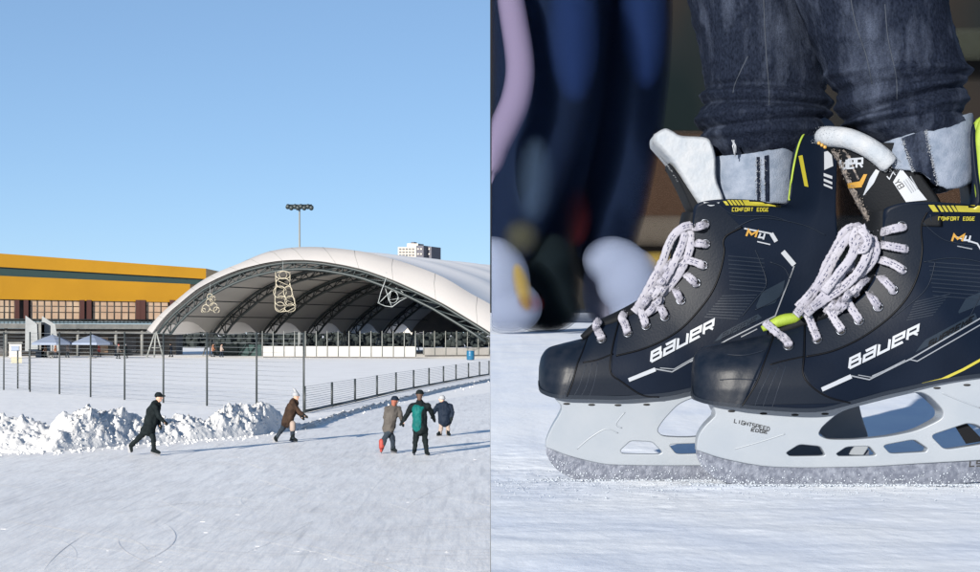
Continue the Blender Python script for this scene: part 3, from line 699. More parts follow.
def blob(name, els, m, Y, spread, parent=None, n=14, depth=.8, xmin=491.5):
    """nested ellipsoids (cx, cy, rx, ry, turn) of one soft shape"""
    mb = MB(); k = Y/F
    for i in range(n):
        t = (i+.5)/n*2-1; d = spread*(t*.8+.2*t**3)
        for cx, cy, rx, ry, a in els:
            rx2 = max(rx+d, rx*.1); ry2 = max(ry+d, ry*.1); rings = []; c, s_ = math.cos(a), math.sin(a)
            for q in range(1, 16):
                th = math.pi*q/16; ring = []
                for j in range(24):
                    ph = 2*math.pi*j/24; lx = rx2*math.sin(th)*math.cos(ph); ly = -ry2*math.cos(th); lz = min(rx2, ry2)*math.sin(th)*math.sin(ph)*k*depth
                    ring.append(P(max(cx+lx*c-ly*s_, xmin), cy+lx*s_+ly*c, Y)+Vector((0, lz, 0)))
                rings.append(ring)
            mb.loft(rings)
    o = mb.build(name, m, None)
    if parent: par(o, parent)
    return o
AL = .30
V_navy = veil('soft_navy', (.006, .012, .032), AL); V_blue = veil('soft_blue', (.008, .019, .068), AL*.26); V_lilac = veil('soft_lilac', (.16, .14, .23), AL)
V_white = veil('soft_white', (.20, .24, .345), AL*.8); V_black = veil('soft_black', (.005, .009, .012), AL); V_yel = veil('soft_yellow', (.22, .16, .04), AL*.35)
V_red = veil('soft_red', (.07, .010, .012), AL*.10); V_brown = veil('soft_brown', (.045, .028, .020), AL*.7); V_beige = veil('soft_beige', (.075, .065, .055), AL*.8); V_sheen = veil('soft_greyblue', (.03, .05, .085), AL*.09)
def bgperson(label, base_px, Y):
    return thing('person', label, 'person', P(base_px[0], base_px[1], Y), 'blurred skaters on the upper ice')
YA = 6.5
pa = bgperson('out of focus skater in navy track trousers with a lilac side stripe', (530, 325), YA)
tr_ = soft('trousers', [(548, -70), (545, 20), (540, 110), (524, 180), (508, 235), (502, 262)], [46, 42, 36, 28, 19, 14], V_navy, YA, 15, pa, n=13)
tr2 = soft('trouser_stripe', [(505, -30), (514, 20), (520, 66), (516, 98), (505, 125), (494, 150), (488, 175)], [4, 4.5, 5, 5.5, 5.5, 4.5, 4], V_lilac, YA-.30, 10.5, tr_, n=15)
par(blob('trouser_sheen', [(573, 30, 15, 62, -.03)], V_blue, YA-.36, 14), tr_)  # highlight on the cloth, painted as a bluer veil
soft('trousers', [(565, -70), (566, 20), (562, 120), (552, 190), (546, 240), (545, 285)], [34, 32, 26, 19, 13, 10], V_navy, YA+.25, 14, pa, n=12)
par(blob('shin_sheen', [(534, 180, 12, 36, .06)], V_sheen, YA-.36, 12), tr_)  # sheen on the shin, painted as a thin grey-blue veil
sk1 = blob('skate', [(498, 276, 17, 26, -.3), (508, 306, 20, 14, .1)], V_white, YA-.25, 16, pa)
par(blob('skate_trim', [(522, 287, 4, 20, -.25)], V_yel, YA-.45, 6), sk1)
par(blob('skate_toe', [(530, 303, 9, 6, .2)], V_red, YA-.45, 7), sk1)
sk2 = blob('skate', [(551, 282, 17, 38, 0), (545, 310, 24, 12, 0)], V_black, YA+.05, 13, pa)
blob('knee_patch', [(521, 237, 12, 12, 0)], veil('soft_olive', (.05, .05, .03), AL*.13), YA-.4, 10, pa)
YB = 6.9
pb = bgperson('out of focus skater in dark navy jeans and white skates', (615, 325), YB)
tb = soft('trousers', [(622, -80), (624, 20), (620, 110), (612, 190), (606, 240), (608, 262)], [36, 36, 33, 26, 19, 14], V_navy, YB, 14, pb, n=13)
par(blob('jeans_sheen', [(643, 18, 13, 62, -.03)], V_blue, YB-.36, 13), tb)  # brighter edge of the jeans, a highlight painted in blue veil
soft('trousers', [(606, -80), (604, 60), (598, 150), (594, 220), (596, 285)], [26, 26, 23, 18, 11], V_black, YB+.3, 13, pb, n=12)
sb1 = blob('skate', [(616, 264, 20, 13, .3), (628, 280, 19, 20, .2), (634, 300, 12, 20, .1)], V_white, YB-.3, 16, pb)
sb2 = blob('skate', [(605, 290, 13, 28, 0)], veil('soft_pale', (.13, .14, .20), AL), YB-.1, 11, pb)
par(blob('ankle_trim', [(575, 216, 8, 22, 0)], V_red, YB-.2, 11), tb)
# bodies above the frame
for root, m, cx, Y in ((pa, V_navy, 552, YA), (pb, V_black, 618, YB)):
    soft('jacket', [(cx+14, -60), (cx+14, -180), (cx+14, -270), (cx+14, -330)], [50, 60, 58, 20], m, Y+.1, 8, root)
    soft('head', [(cx+14, -325), (cx+12, -380), (cx+14, -415)], [16, 28, 20], veil('soft_skin', (.2, .12, .09), AL), Y+.1, 4, root)
bn_ = thing('rink_bench', 'out of focus brown bench with a beige seat edge against the dark wall', 'bench', P(720, 300, 10.6))
soft('back_board', [(560, 178), (650, 182), (760, 182), (900, 180), (985, 180)], [38, 40, 40, 40, 38], V_brown, 10.7, 14, bn_, depth=.15)
soft('seat_edge', [(600, 230), (680, 231), (800, 231), (985, 231)], [9, 10, 10, 10], V_beige, 10.3, 7, bn_, depth=.6)
soft('trim', [(640, 262), (657, 262), (672, 262)], [5, 6, 5], V_yel, 10.2, 6, bn_, depth=.6)
soft('leg', [(690, 235), (690, 302)], [8, 8], V_black, 10.35, 5, bn_); soft('leg', [(930, 235), (930, 302)], [8, 8], V_black, 10.35, 5, bn_)
rl = thing('wall_rail', 'out of focus pale rail band on the dark wall at the top right', 'rail', P(900, 60, 10.9))
soft('rail', [(860, 44), (920, 44), (990, 44), (1040, 44)], [8, 9, 9, 8], veil('soft_sage', (.030, .034, .028), AL*.6), 10.9, 9, rl, depth=.3)

kb = thing('shade_band', 'soft dark band added as shadow and reflection at the foot of the wall', 'board', P(600, 322, 8.2))
soft('board', [(500, 321), (560, 322), (640, 322), (700, 322), (760, 321)], [4, 5, 5, 5, 4], veil('soft_shade', (.016, .026, .05), AL*.5), 8.2, 10, kb, depth=.6)  # no real board: added veil, shadow and reflection on the ice painted dark
# ------------------------------------------------------------------ skates
def bootmat(name, c, rough, bump=.15, bs=400, coat=0.0, c2=None, scale=30, spec=.14):
    return mat(name, c, rough, c2=c2, scale=scale, bump=bump, bscale=bs, bdist=.0006, coat=coat, spec=spec)
M['shell'] = bootmat('boot_shell', (.0022, .0046, .0110), .46, c2=(.0036, .0066, .0145), scale=18, spec=.07)
M['toe'] = bootmat('toe_plastic', (.0035, .0065, .013), .40, .25, 260, c2=(.008, .011, .018), scale=90, spec=.13)
M['panel'] = bootmat('eyestay_leather', (.0034, .0060, .012), .5, .3, 500)
M['strap'] = bootmat('toe_strap', (.0028, .0054, .0115), .5)
M['piping'] = bootmat('dark_piping', (.0012, .0016, .003), .5, 0.01)
M['sole'] = bootmat('outsole', (.010, .014, .022), .45)
M['rib'] = bootmat('rib_line', (.010, .0145, .024), .4)
M['plate'] = bootmat('grey_panel', (.010, .016, .026), .4)
M['white_print'] = mat('white_print', (.23, .25, .285), .45)
M['thin_print'] = mat('grey_print', (.13, .145, .17), .45)
M['yellow_print'] = mat('yellow_print', (.24, .215, .018), .45)
M['orange_print'] = mat('orange_print', (.27, .15, .022), .45)
M['lime'] = mat('lime_lining', (.13, .19, .012), .7, c2=(.18, .25, .02), scale=80, bump=.3, bscale=300, bdist=.001)
M['felt'] = mat('white_felt', (.20, .225, .26), .9, c2=(.25, .265, .29), scale=60, bump=.6, bscale=220, bdist=.002)
M['holder'] = mat('white_holder_plastic', (.185, .21, .245), .38, c2=(.208, .23, .262), scale=20, bump=.08, bscale=60, bdist=.001)
M['runner'] = mat('frosted_runner', (.075, .085, .115), .35, metal=.2, c2=(.145, .16, .20), scale=190, detail=9, lo=.4, hi=.7, bump=.5, bscale=260, bdist=.001)
M['lace'] = mat('white_lace', (.19, .19, .235), .9, c2=(.235, .235, .275), scale=60, bump=.5, bscale=700, bdist=.0006)
M['lacedash'] = mat('navy_lace_thread', (.04, .045, .09), .9)
M['eyelet'] = mat('eyelet_metal', (.08, .09, .11), .3, metal=.8)
M['hole'] = mat('dark_hole', (.004, .004, .005), .8)
M['tonguefab'] = mat('tongue_fabric', (.0035, .0045, .0065), .75, spec=.15, bump=.4, bscale=500, bdist=.001)
M['fray'] = mat('worn_tan_edge', (.19, .165, .15), .9, c2=(.04, .036, .036), scale=320, lo=.4, hi=.6)
M['black_print'] = mat('black_print', (.008, .008, .01), .5)

class Surf:
    def __init__(s, verts, faces): s.b = BVHTree.FromPolygons(verts, faces)
    def hit(s, px, py, off=.0004, Yg=1.9):
        o = Vector((0, 0, EYE)); d = Vector(((px-HX)/F, 1, (HY-py)/F)).normalized()
        h = s.b.ray_cast(o, d)
        if h[0] is None:
            h = s.b.find_nearest(P(px, py, Yg-.035)); 
        n = h[1]
        if n.dot(d) > 0: n = -n
        return h[0]+n*off-d*off*.3, n
def ribbon(mb, S, line, wd, off, closed=False, step=2.2, Yg=1.9):
    """flat strip of wd px along a px polyline, laid on surface S."""
    pl = [tuple(p) for p in line]
    if closed: pl = pl+[pl[0]]
    # mitred corner offsets
    n = len(pl); L = []; R = []
    for i in range(n):
        if closed: a = pl[i-1] if i > 0 else pl[n-2]; b = pl[i+1] if i < n-1 else pl[1]
        else: a = pl[max(i-1, 0)]; b = pl[min(i+1, n-1)]
        p = pl[i]
        def unit(u, v):
            d = (v[0]-u[0], v[1]-u[1]); l = math.hypot(*d); return (d[0]/l, d[1]/l) if l > 1e-6 else None
        d1 = unit(a, p); d2 = unit(p, b)
        d1 = d1 or d2; d2 = d2 or d1
        nx, ny = -(d1[1]+d2[1]), d1[0]+d2[0]; l = math.hypot(nx, ny)
        if l < 1e-3: nx, ny = -d1[1], d1[0]; l = 1
        nx /= l; ny /= l; c = max(.45, nx*-d1[1]+ny*d1[0]); k = wd/2/c
        ex = (0, 0)
        L.append((p[0]+nx*k, p[1]+ny*k)); R.append((p[0]-nx*k, p[1]-ny*k))
    for i in range(n-1):
        m = max(1, int(math.ceil(math.dist(pl[i], pl[i+1])/step))); rows = []
        for q in range(m+1):
            t = q/m; a = [lerp(x, y, t) for x, y in zip(L[i], L[i+1])]; b = [lerp(x, y, t) for x, y in zip(R[i], R[i+1])]
            rows.append([S.hit(*a, off, Yg)[0], S.hit(*b, off, Yg)[0]])
        mb.loft(rows, closed=False, caps=False)
def patch(S, la, lb, off, n=30, m=10, Yg=1.9, mb=None):
    mb = mb or MB(); A_ = resample(la, 3); B_ = resample(lb, 3); rows = []
    def at(pl, t):
        k = t*(len(pl)-1); i = min(int(k), len(pl)-2); return [lerp(a, b, k-i) for a, b in zip(pl[i], pl[i+1])]
    for i in range(n+1):
        a = at(A_, i/n); b = at(B_, i/n)
        rows.append([S.hit(*[lerp(x, y, j/m) for x, y in zip(a, b)], off, Yg)[0] for j in range(m+1)])
    mb.loft(rows, closed=False, caps=False); return mb
def sline(S, line, r, off=.0003, step=2.5, Yg=1.9, mb=None, n=6, smooth=True):
    mb = mb or MB()
    pl = catmull(line, max(4, int(sum(math.dist(a, b) for a, b in zip(line[:-1], line[1:]))/step))) if smooth and len(line) > 2 else resample(line, step)
    mb.tube([S.hit(x, y, off, Yg)[0] for x, y in pl], r, n); return mb
GL = {'B': [[(0, 0), (0, 1), (.82, 1), (.86, .55), (0, .52)], [(.86, .55), (.95, .45), (.95, 0), (0, 0)]],
      'a': [[(.08, 1), (.95, 1), (.95, 0), (0, 0), (0, .55), (.95, .55)]],
      'U': [[(0, 1), (0, 0), (.95, 0), (.95, 1)]], 'e': [[(0, .52), (.95, .52), (.95, 1), (0, 1), (0, 0), (.92, 0)]],
      'R': [[(0, 0), (0, 1), (.9, 1), (.9, .45), (0, .45)], [(.48, .45), (.95, 0)]],
      'M': [[(0, 0), (0, 1), (.5, .35), (1, 1), (1, 0)]], '4': [[(.75, 0), (.75, 1)], [(.75, .3), (0, .3), (.1, 1)]],
      'C': [[(1, 1), (0, 1), (0, 0), (1, 0)]], 'O': [[(0, 0), (0, 1), (1, 1), (1, 0), (0, 0)]], 'F': [[(0, 0), (0, 1), (1, 1)], [(0, .5), (.8, .5)]],
      'T': [[(.5, 0), (.5, 1)], [(0, 1), (1, 1)]], 'E': [[(1, 1), (0, 1), (0, 0), (1, 0)], [(0, .5), (.8, .5)]], 'D': [[(0, 0), (0, 1), (.7, 1), (1, .6), (1, .3), (.7, 0), (0, 0)]],
      'G': [[(1, 1), (0, 1), (0, 0), (1, 0), (1, .5), (.55, .5)]], 'S': [[(1, 1), (0, 1), (0, .5), (1, .5), (1, 0), (0, 0)]], 'P': [[(0, 0), (0, 1), (1, 1), (1, .45), (0, .45)]],
      'L': [[(0, 1), (0, 0), (1, 0)]], 'I': [[(.5, 0), (.5, 1)]], 'H': [[(0, 0), (0, 1)], [(1, 0), (1, 1)], [(0, .5), (1, .5)]], 'N': [[(0, 0), (0, 1), (1, 0), (1, 1)]],
      '8': [[(0, 0), (0, 1), (1, 1), (1, 0), (0, 0)], [(0, .5), (1, .5)]], 'Y': [[(0, 1), (.5, .5), (1, 1)], [(.5, .5), (.5, 0)]], ' ': []}
def text(S, txt, p0, p1, up, wd, off=.0006, gap=.28, Yg=1.9, first=0.0):
    """letters from p0 to p1 (baseline px) with the cap vector up (px)."""
    mb = MB(); n = len(txt); bx, by = p1[0]-p0[0], p1[1]-p0[1]; cw = 1/(n-(gap)); 
    for i, ch in enumerate(txt):
        for q, st in enumerate(GL[ch]):
            ln = [(p0[0]+bx*cw*(i+(1-gap)*u)+up[0]*v, p0[1]+by*cw*(i+(1-gap)*u)+up[1]*v) for u, v in st]
            if math.dist(ln[0], ln[-1]) < 1e-6: ribbon(mb, S, ln[:-1], wd, off+q*.00008, True, Yg=Yg)
            else: ribbon(mb, S, ln, wd, off+q*.00008, Yg=Yg)
    return mb

def plate(name, outline, holes, Y, tfun, m, parent, bevel=.0012):
    """flat cut-out part: px outline + holes at depth Y, half thickness a linear function of height."""
    cu = bpy.data.curves.new(name, 'CURVE'); cu.dimensions = '2D'; cu.fill_mode = 'BOTH'; cu.extrude = .005; cu.bevel_depth = bevel; cu.bevel_resolution = 2; cu.offset = -bevel
    for pl in [outline]+holes:
        s = cu.splines.new('POLY'); s.points.add(len(pl)-1); s.use_cyclic_u = True
        for q, (x, y) in zip(s.points, pl):
            w_ = P(x, y, Y); q.co = (w_.x, w_.z, 0, 1)
    ob_ = bpy.data.objects.new('tmp', cu); COL.objects.link(ob_); dg = bpy.context.evaluated_depsgraph_get()
    me = bpy.data.meshes.new_from_object(ob_.evaluated_get(dg)); bpy.data.objects.remove(ob_); bpy.data.curves.remove(cu)
    for v in me.vertices:
        x, z, t = v.co; h = tfun(z)
        v.co = (x, Y+(t/.0062)*h, z)
    me.name = name; me.materials.clear(); me.materials.append(m)
    bm = bmesh.new(); bm.from_mesh(me); bmesh.ops.remove_doubles(bm, verts=bm.verts, dist=1e-5); bmesh.ops.recalc_face_normals(bm, faces=bm.faces); bm.to_mesh(me); bm.free()
    o = bpy.data.objects.new(name, me); COL.objects.link(o); par(o, parent); return o
def rounded(pl, r=.25, n=4):
    out = []; m = len(pl)
    for i in range(m):
        a, p, b = pl[i-1], pl[i], pl[(i+1) % m]
        q0 = tuple(lerp(u, v, r) for u, v in zip(p, a)); q1 = tuple(lerp(u, v, r) for u, v in zip(p, b))
        for k in range(n+1):
            t = k/n; out.append(tuple((1-t)**2*u+2*t*(1-t)*v+t*t*w_ for u, v, w_ in zip(q0, p, q1)))
    return out

def build_skate(label, Y0, st, sp):
    root = thing('ice_skate', label, 'ice skate', Vector(((sp['cx']-HX)/F*Y0, Y0, zdeck(Y0))), 'pair of hockey skates')
    # --- boot: stations (L, U, sole half width, upper half width, roundness)
    N = 200; V = 34
    seq = catmull([(L[0], L[1], U[0], U[1], w0, w1, rd) for L, U, w0, w1, rd in st], N)
    def ring_pt(row, v):
        lx, ly, ux, uy, w0, w1, rd = row
        u_ = max(0, (v-.5)/.5); round_w = w0*(.5*(max(0, 1-v**3.2))**(1/2.2)+.5*max(0, 1-u_**1.9)**.85)*(.95+.05*min(1, v*4))
        vv = max(0, (v-.3)/.7); mid_w = w0*(.93+.07*min(1, v/.3)) if v < .3 else lerp(w0, w1, vv**1.6)
        wv = lerp(mid_w, round_w, rd); d = Y0-wv
        return ((lerp(lx, ux, v)-HX)/F*d, wv, EYE+(HY-lerp(ly, uy, v))/F*d)
    rings = []
    for row in seq:
        half = [ring_pt(row, j/(V-1)) for j in range(V)]
        rings.append([Vector((x, Y0-w_, z)) for x, w_, z in half]+[Vector((x, Y0+w_, z)) for x, w_, z in reversed(half)])
    full = MB(); full.loft(rings); S = Surf([Vector(v) for v in full.v], full.f)
    ntc = int(N*sp['tc']); 
    mb = MB(); mb.loft(rings[ntc:]); boot = mb.build('boot', M['shell'], root)
    mb = MB(); mb.loft(rings[:ntc+1]); mb.build('toe_cap', M['toe'], root)
    # outsole: thin plate following the sole edge
    srings = []
    for i in range(0, int(N*sp['heel']), 3):
        row = seq[i]; a = Vector(ring_pt(row, 0)); w_ = a.y+.0012; z1 = a.z+.0034; z0 = a.z-.0004
        srings.append([Vector((a.x-.0005, Y0-w_, z0)), Vector((a.x-.0005, Y0-w_-.0004, z1)), Vector((a.x, Y0+w_+.0004, z1)), Vector((a.x, Y0+w_, z0))])
    mb = MB(); mb.loft(srings); mb.build('outsole', M['sole'], root, smooth=False)
    # panels and piping
    par(patch(S, sp['strap'][0], sp['strap'][1], .0008, 24, 10, Y0).build('toe_strap', M['strap']), boot)
    par(patch(S, sp['eyestay'][0], sp['eyestay'][1], .0007, 60, 10, Y0).build('eyestay', M['panel']), boot)
    mb = MB()
    for ln in sp['piping']: sline(S, ln, .0009, .0006, mb=mb, Yg=Y0)
    par(mb.build('piping', M['piping']), boot)
    for ln in sp['seams']: par(sline(S, ln, .00045, .0006, Yg=Y0).build('seam', M['rib']), boot)
    mb = MB()
    for ln in sp['ribs']: ribbon(mb, S, ln, 1.0, .0005, Yg=Y0)
    par(mb.build('rib_lines', M['rib']), boot)
    for a, b in sp['plates']: par(patch(S, a, b, .0003, 20, 6, Y0).build('grey_panel', M['plate']), boot)
    for ln, wd in sp['white']:
        mb = MB(); ribbon(mb, S, ln, wd, .0010, Yg=Y0); par(mb.build('white_stripe', M['white_print']), boot)
    for ln, wd in sp['thin']:
        mb = MB(); ribbon(mb, S, ln, wd, .0007, Yg=Y0); par(mb.build('pinstripe', M['thin_print']), boot)
    if sp.get('yellow'):
        mb = MB()
        for ln, wd in sp['yellow']: ribbon(mb, S, ln, wd, .0009, Yg=Y0)
        par(mb.build('yellow_stripe', M['yellow_print']), boot)
    mb = MB()
    for a, b in sp['edge']: patch(S, a, b, .0008, 14, 3, Y0, mb)
    par(mb.build('comfort_edge', M['yellow_print']), boot)
    for txt, p0, p1, up, wd, m, gp in sp['text']:
        par(text(S, txt, p0, p1, up, wd, .0012, gp, Y0).build('lettering', M[m]), boot)
    # eyelets
    for x, y in sp['eyelets']:
        p, n = S.hit(x, y, .0012, Y0); q = n.to_track_quat('Z', 'Y').to_matrix(); mb = MB()
        mb.tube([p+q @ Vector((math.cos(a)*.0043, math.sin(a)*.0043, 0)) for a in [2*math.pi*i/18 for i in range(19)]], .0009, 6)
        e = mb.build('eyelet', M['eyelet'], root)
        mb = MB(); mb.ell(p, (.0041, .0041, .0004), 14, 5, q); par(mb.build('eyelet_hole', M['hole']), e)
    # --- tongue lower roll, bulging out of the throat
    tr = []
    for (x, y, rx, wy) in catmull(sp['throat'], 40):
        c = P(x, y, Y0-.0); k = Y0/F
        tr.append([c+Vector((math.cos(a)*rx*k, math.sin(a)*wy, math.cos(a)*-.0)) for a in [2*math.pi*i/16 for i in range(16)]])
    rr_ = []
    pts_ = catmull(sp['throat'], 40)
    for i, (x, y, rx, wy) in enumerate(pts_):
        a = pts_[max(i-1, 0)]; b = pts_[min(i+1, 39)]; tx, ty = b[0]-a[0], b[1]-a[1]; l = math.hypot(tx, ty); nx, ny = -ty/l, tx/l; ring = []
        for q in [2*math.pi*j/16 for j in range(16)]:
            ring.append(P(x+nx*math.cos(q)*rx, y+ny*math.cos(q)*rx, Y0)+Vector((0, math.sin(q)*wy, 0)))
        rr_.append(ring)
    mb = MB(); mb.loft(rr_); tg = mb.build('tongue', M['tonguefab'], root)
    if sp.get('limebit'):
        mb = MB()
        lb = catmull(sp['limebit'], 12); mb.tube([P(x, y, Y0-.012) for x, y, r in lb], [r*Y0/F for x, y, r in lb], 10, flat=1); par(mb.build('tongue_lining', M['lime']), tg)
    # --- laces: one short run from each eyelet over the edge, then the hanging loops
    mb = MB(); db = MB()
    def lace(pts, r=.0040, dash=True):
        sm = resample(catmull([tuple(p) for p in pts], max(8, len(pts)*6)), .0013); rj = [r*(1+.16*fbm(i*.45, pts[0][0]*50, pts[0][2]*37)) for i in range(len(sm))]
        rj = [q_*min(1, .55+i*.16) for i, q_ in enumerate(rj)]; mb.tube(sm, rj, 12, flat=.26, up=(.05, -1, .05))
        ph = random.randrange(4)
        for i in range(2+ph, len(sm)-4, 4):
            a = Vector(sm[i]); b = Vector(sm[i+1]); c = Vector(sm[i+2]); e = Vector(sm[min(i+3, len(sm)-1)]); t_ = (c-a).normalized(); w_ = Vector((-t_.z, 0, t_.x))
            for s_ in (-1, 1):
                if random.random() < .5: continue
                h = Vector((0, -r*.25, 0)); o1 = w_*s_*r*.22; o2 = w_*s_*r*.36
                db.tube([a+h*.8+o2, b+h+o1, c+h+o1, e+h*.8+o2], [.0003, .0005, .0005, .0003], 5)
        for i in range(len(sm)):            # fuzz
            for _ in range(2 if 3 < i < len(sm)-2 else 0):
                a = Vector(sm[i]); d = Vector((random.uniform(-1, 1), random.uniform(-.6, .2), random.uniform(-1, 1))).normalized()
                d.y *= .3; mb.tube([a+d*r*.7, a+d*r*random.uniform(1.03, 1.18)], [.0003, .0001], 3)
    for (x, y), run in zip(sp['eyelets'], sp['runs']):
        p, n = S.hit(x, y, .0012, Y0); pts = [p-n*.002, p+n*.0045]
        for i, (rx, ry) in enumerate(run):
            t = (i+1)/len(run); h, hn = S.hit(rx, ry, .006, Y0)
            pts.append(P(rx, ry, lerp(h.y, Y0-.018, t*.75) if i == len(run)-1 else h.y))
        lace(pts)
    for lp, dy in sp['loops']:
        lace([P(x, y, Y0-dy-.006*math.sin(i*1.3)) for i, (x, y) in enumerate(lp)], .0042)
    for k in range(sp['tang']):              # the tangle between the loops
        i = random.randrange(len(sp['mass'])-1); a = sp['mass'][i]; b = sp['mass'][i+1]; t = random.random()
        x = lerp(a[0], b[0], t)+random.gauss(0, 6); y = lerp(a[1], b[1], t)+random.gauss(0, 3); s_ = random.uniform(10, 24)
        lace([P(x, y, Y0-.020), P(x-s_*.35+random.gauss(0, 3), y+s_*.5, Y0-.034+random.gauss(0, .004)), P(x-s_*.75+random.gauss(0, 2), y+s_, Y0-.024)], .0033)
    lc = mb.build('laces', M['lace'], root); par(db.build('lace_pattern', M['lacedash'], None), lc)
    # --- holder and runner
    zt = P(0, sp['ztop'], Y0).z; zr = P(0, sp['zrail'], Y0).z
    tf = lambda z: .0048+max(-.2, (z-zr)/(zt-zr))*.0165
    hold = plate('holder', sp['holder'], sp['holes'], Y0, tf, M['holder'], root)
    HS = Surf([v.co.copy() for v in hold.data.vertices], [tuple(p.vertices) for p in hold.data.polygons])
    mb = MB()
    for x, y in sp['rivets']:
        p, n = HS.hit(x, y, .0002, Y0); mb.ell(p, (.0036, .0010, .0011), 10, 6)
    par(mb.build('rivet_slot', M['hole'], None), hold)
    for ln in sp['hlines']: par(sline(HS, ln, .0007, -.0001, Yg=Y0).build('moulded_edge', M['holder'], None), hold)
    for txt, p0, p1, up, wd, m, gp in sp['htext']:
        par(text(HS, txt, p0, p1, up, wd, .0004, gp, Y0).build('lettering', M[m], None), hold)
    run = plate('runner', sp['runner'], [], Y0, lambda z: .0017, M['runner'], root, .0004)
    RS = Surf([v.co.copy() for v in run.data.vertices], [tuple(p.vertices) for p in run.data.polygons])
    for txt, p0, p1, up, wd, m, gp in sp['rtext']:
        par(text(RS, txt, p0, p1, up, wd, .0003, gp, Y0).build('lettering', M[m], None), run)
    mb = MB()                                    # snow clinging to the runner
    x0, x1 = sp['frost']
    for k in range(380):
        x = random.uniform(x0, x1); yb = interp(sp['botl'], x); y = yb-abs(random.gauss(0, 6)); r = random.uniform(.0003, .0009)
        p = P(x, y, Y0-.0022); mb.ell(p, (r*1.2, r*.5, r), 5, 4)
    par(mb.build('clinging_snow', M['crumb'], None), run)
    return root, S

# ---------------- near skate
def stn(rows): return rows
W = .043
near = [((692.5, 390), (693.5, 364), .004, .0, 1), ((694, 398), (695, 354), .014, .0, 1), ((701, 402), (703, 347), .026, .0, 1), ((712, 404.5), (720, 343), .034, .0, 1), ((725, 406), (739, 340), .039, .0, 1),
        ((734, 407), (757, 336.5), .041, .002, .9), ((742, 408), (774, 333), .0425, .008, .75), ((765, 410), (786, 329.5), W, .013, .5), ((800, 412), (797, 327), W, .016, .3), ((824, 411), (806, 325), .0425, .018, .2),
        ((845, 406), (820, 320.5), .041, .02, .1), ((864, 401), (834, 315), .039, .021, .05), ((886, 395), (850, 307), .037, .022, 0), ((909, 390), (863, 296), .036, .023, 0), ((935, 384), (873, 281), .036, .024, 0),
        ((962, 379.5), (879, 263), .036, .026, 0), ((990, 376), (882, 243), .035, .028, 0), ((1013, 372), (883, 224), .030, .031, 0), ((1027, 348), (886, 209), .024, .036, 0), ((1030, 312), (905, 202.5), .022, .039, 0),
        ((1028, 272), (935, 202), .022, .040, 0), ((1025, 238), (962, 203.5), .022, .039, 0), ((1024, 205), (978, 203), .022, .036, 0), ((1025, 165), (974, 165), .024, .034, 0), ((1027, 135), (972, 135), .022, .032, 0), ((1022, 120), (976, 121), .018, .026, 0), ((1005, 112), (988, 114), .010, .012, 0)]
ne = [(788, 347), (817, 340), (841, 331), (859, 321), (878, 307), (893, 290), (902, 270), (904, 249), (901.5, 226)]
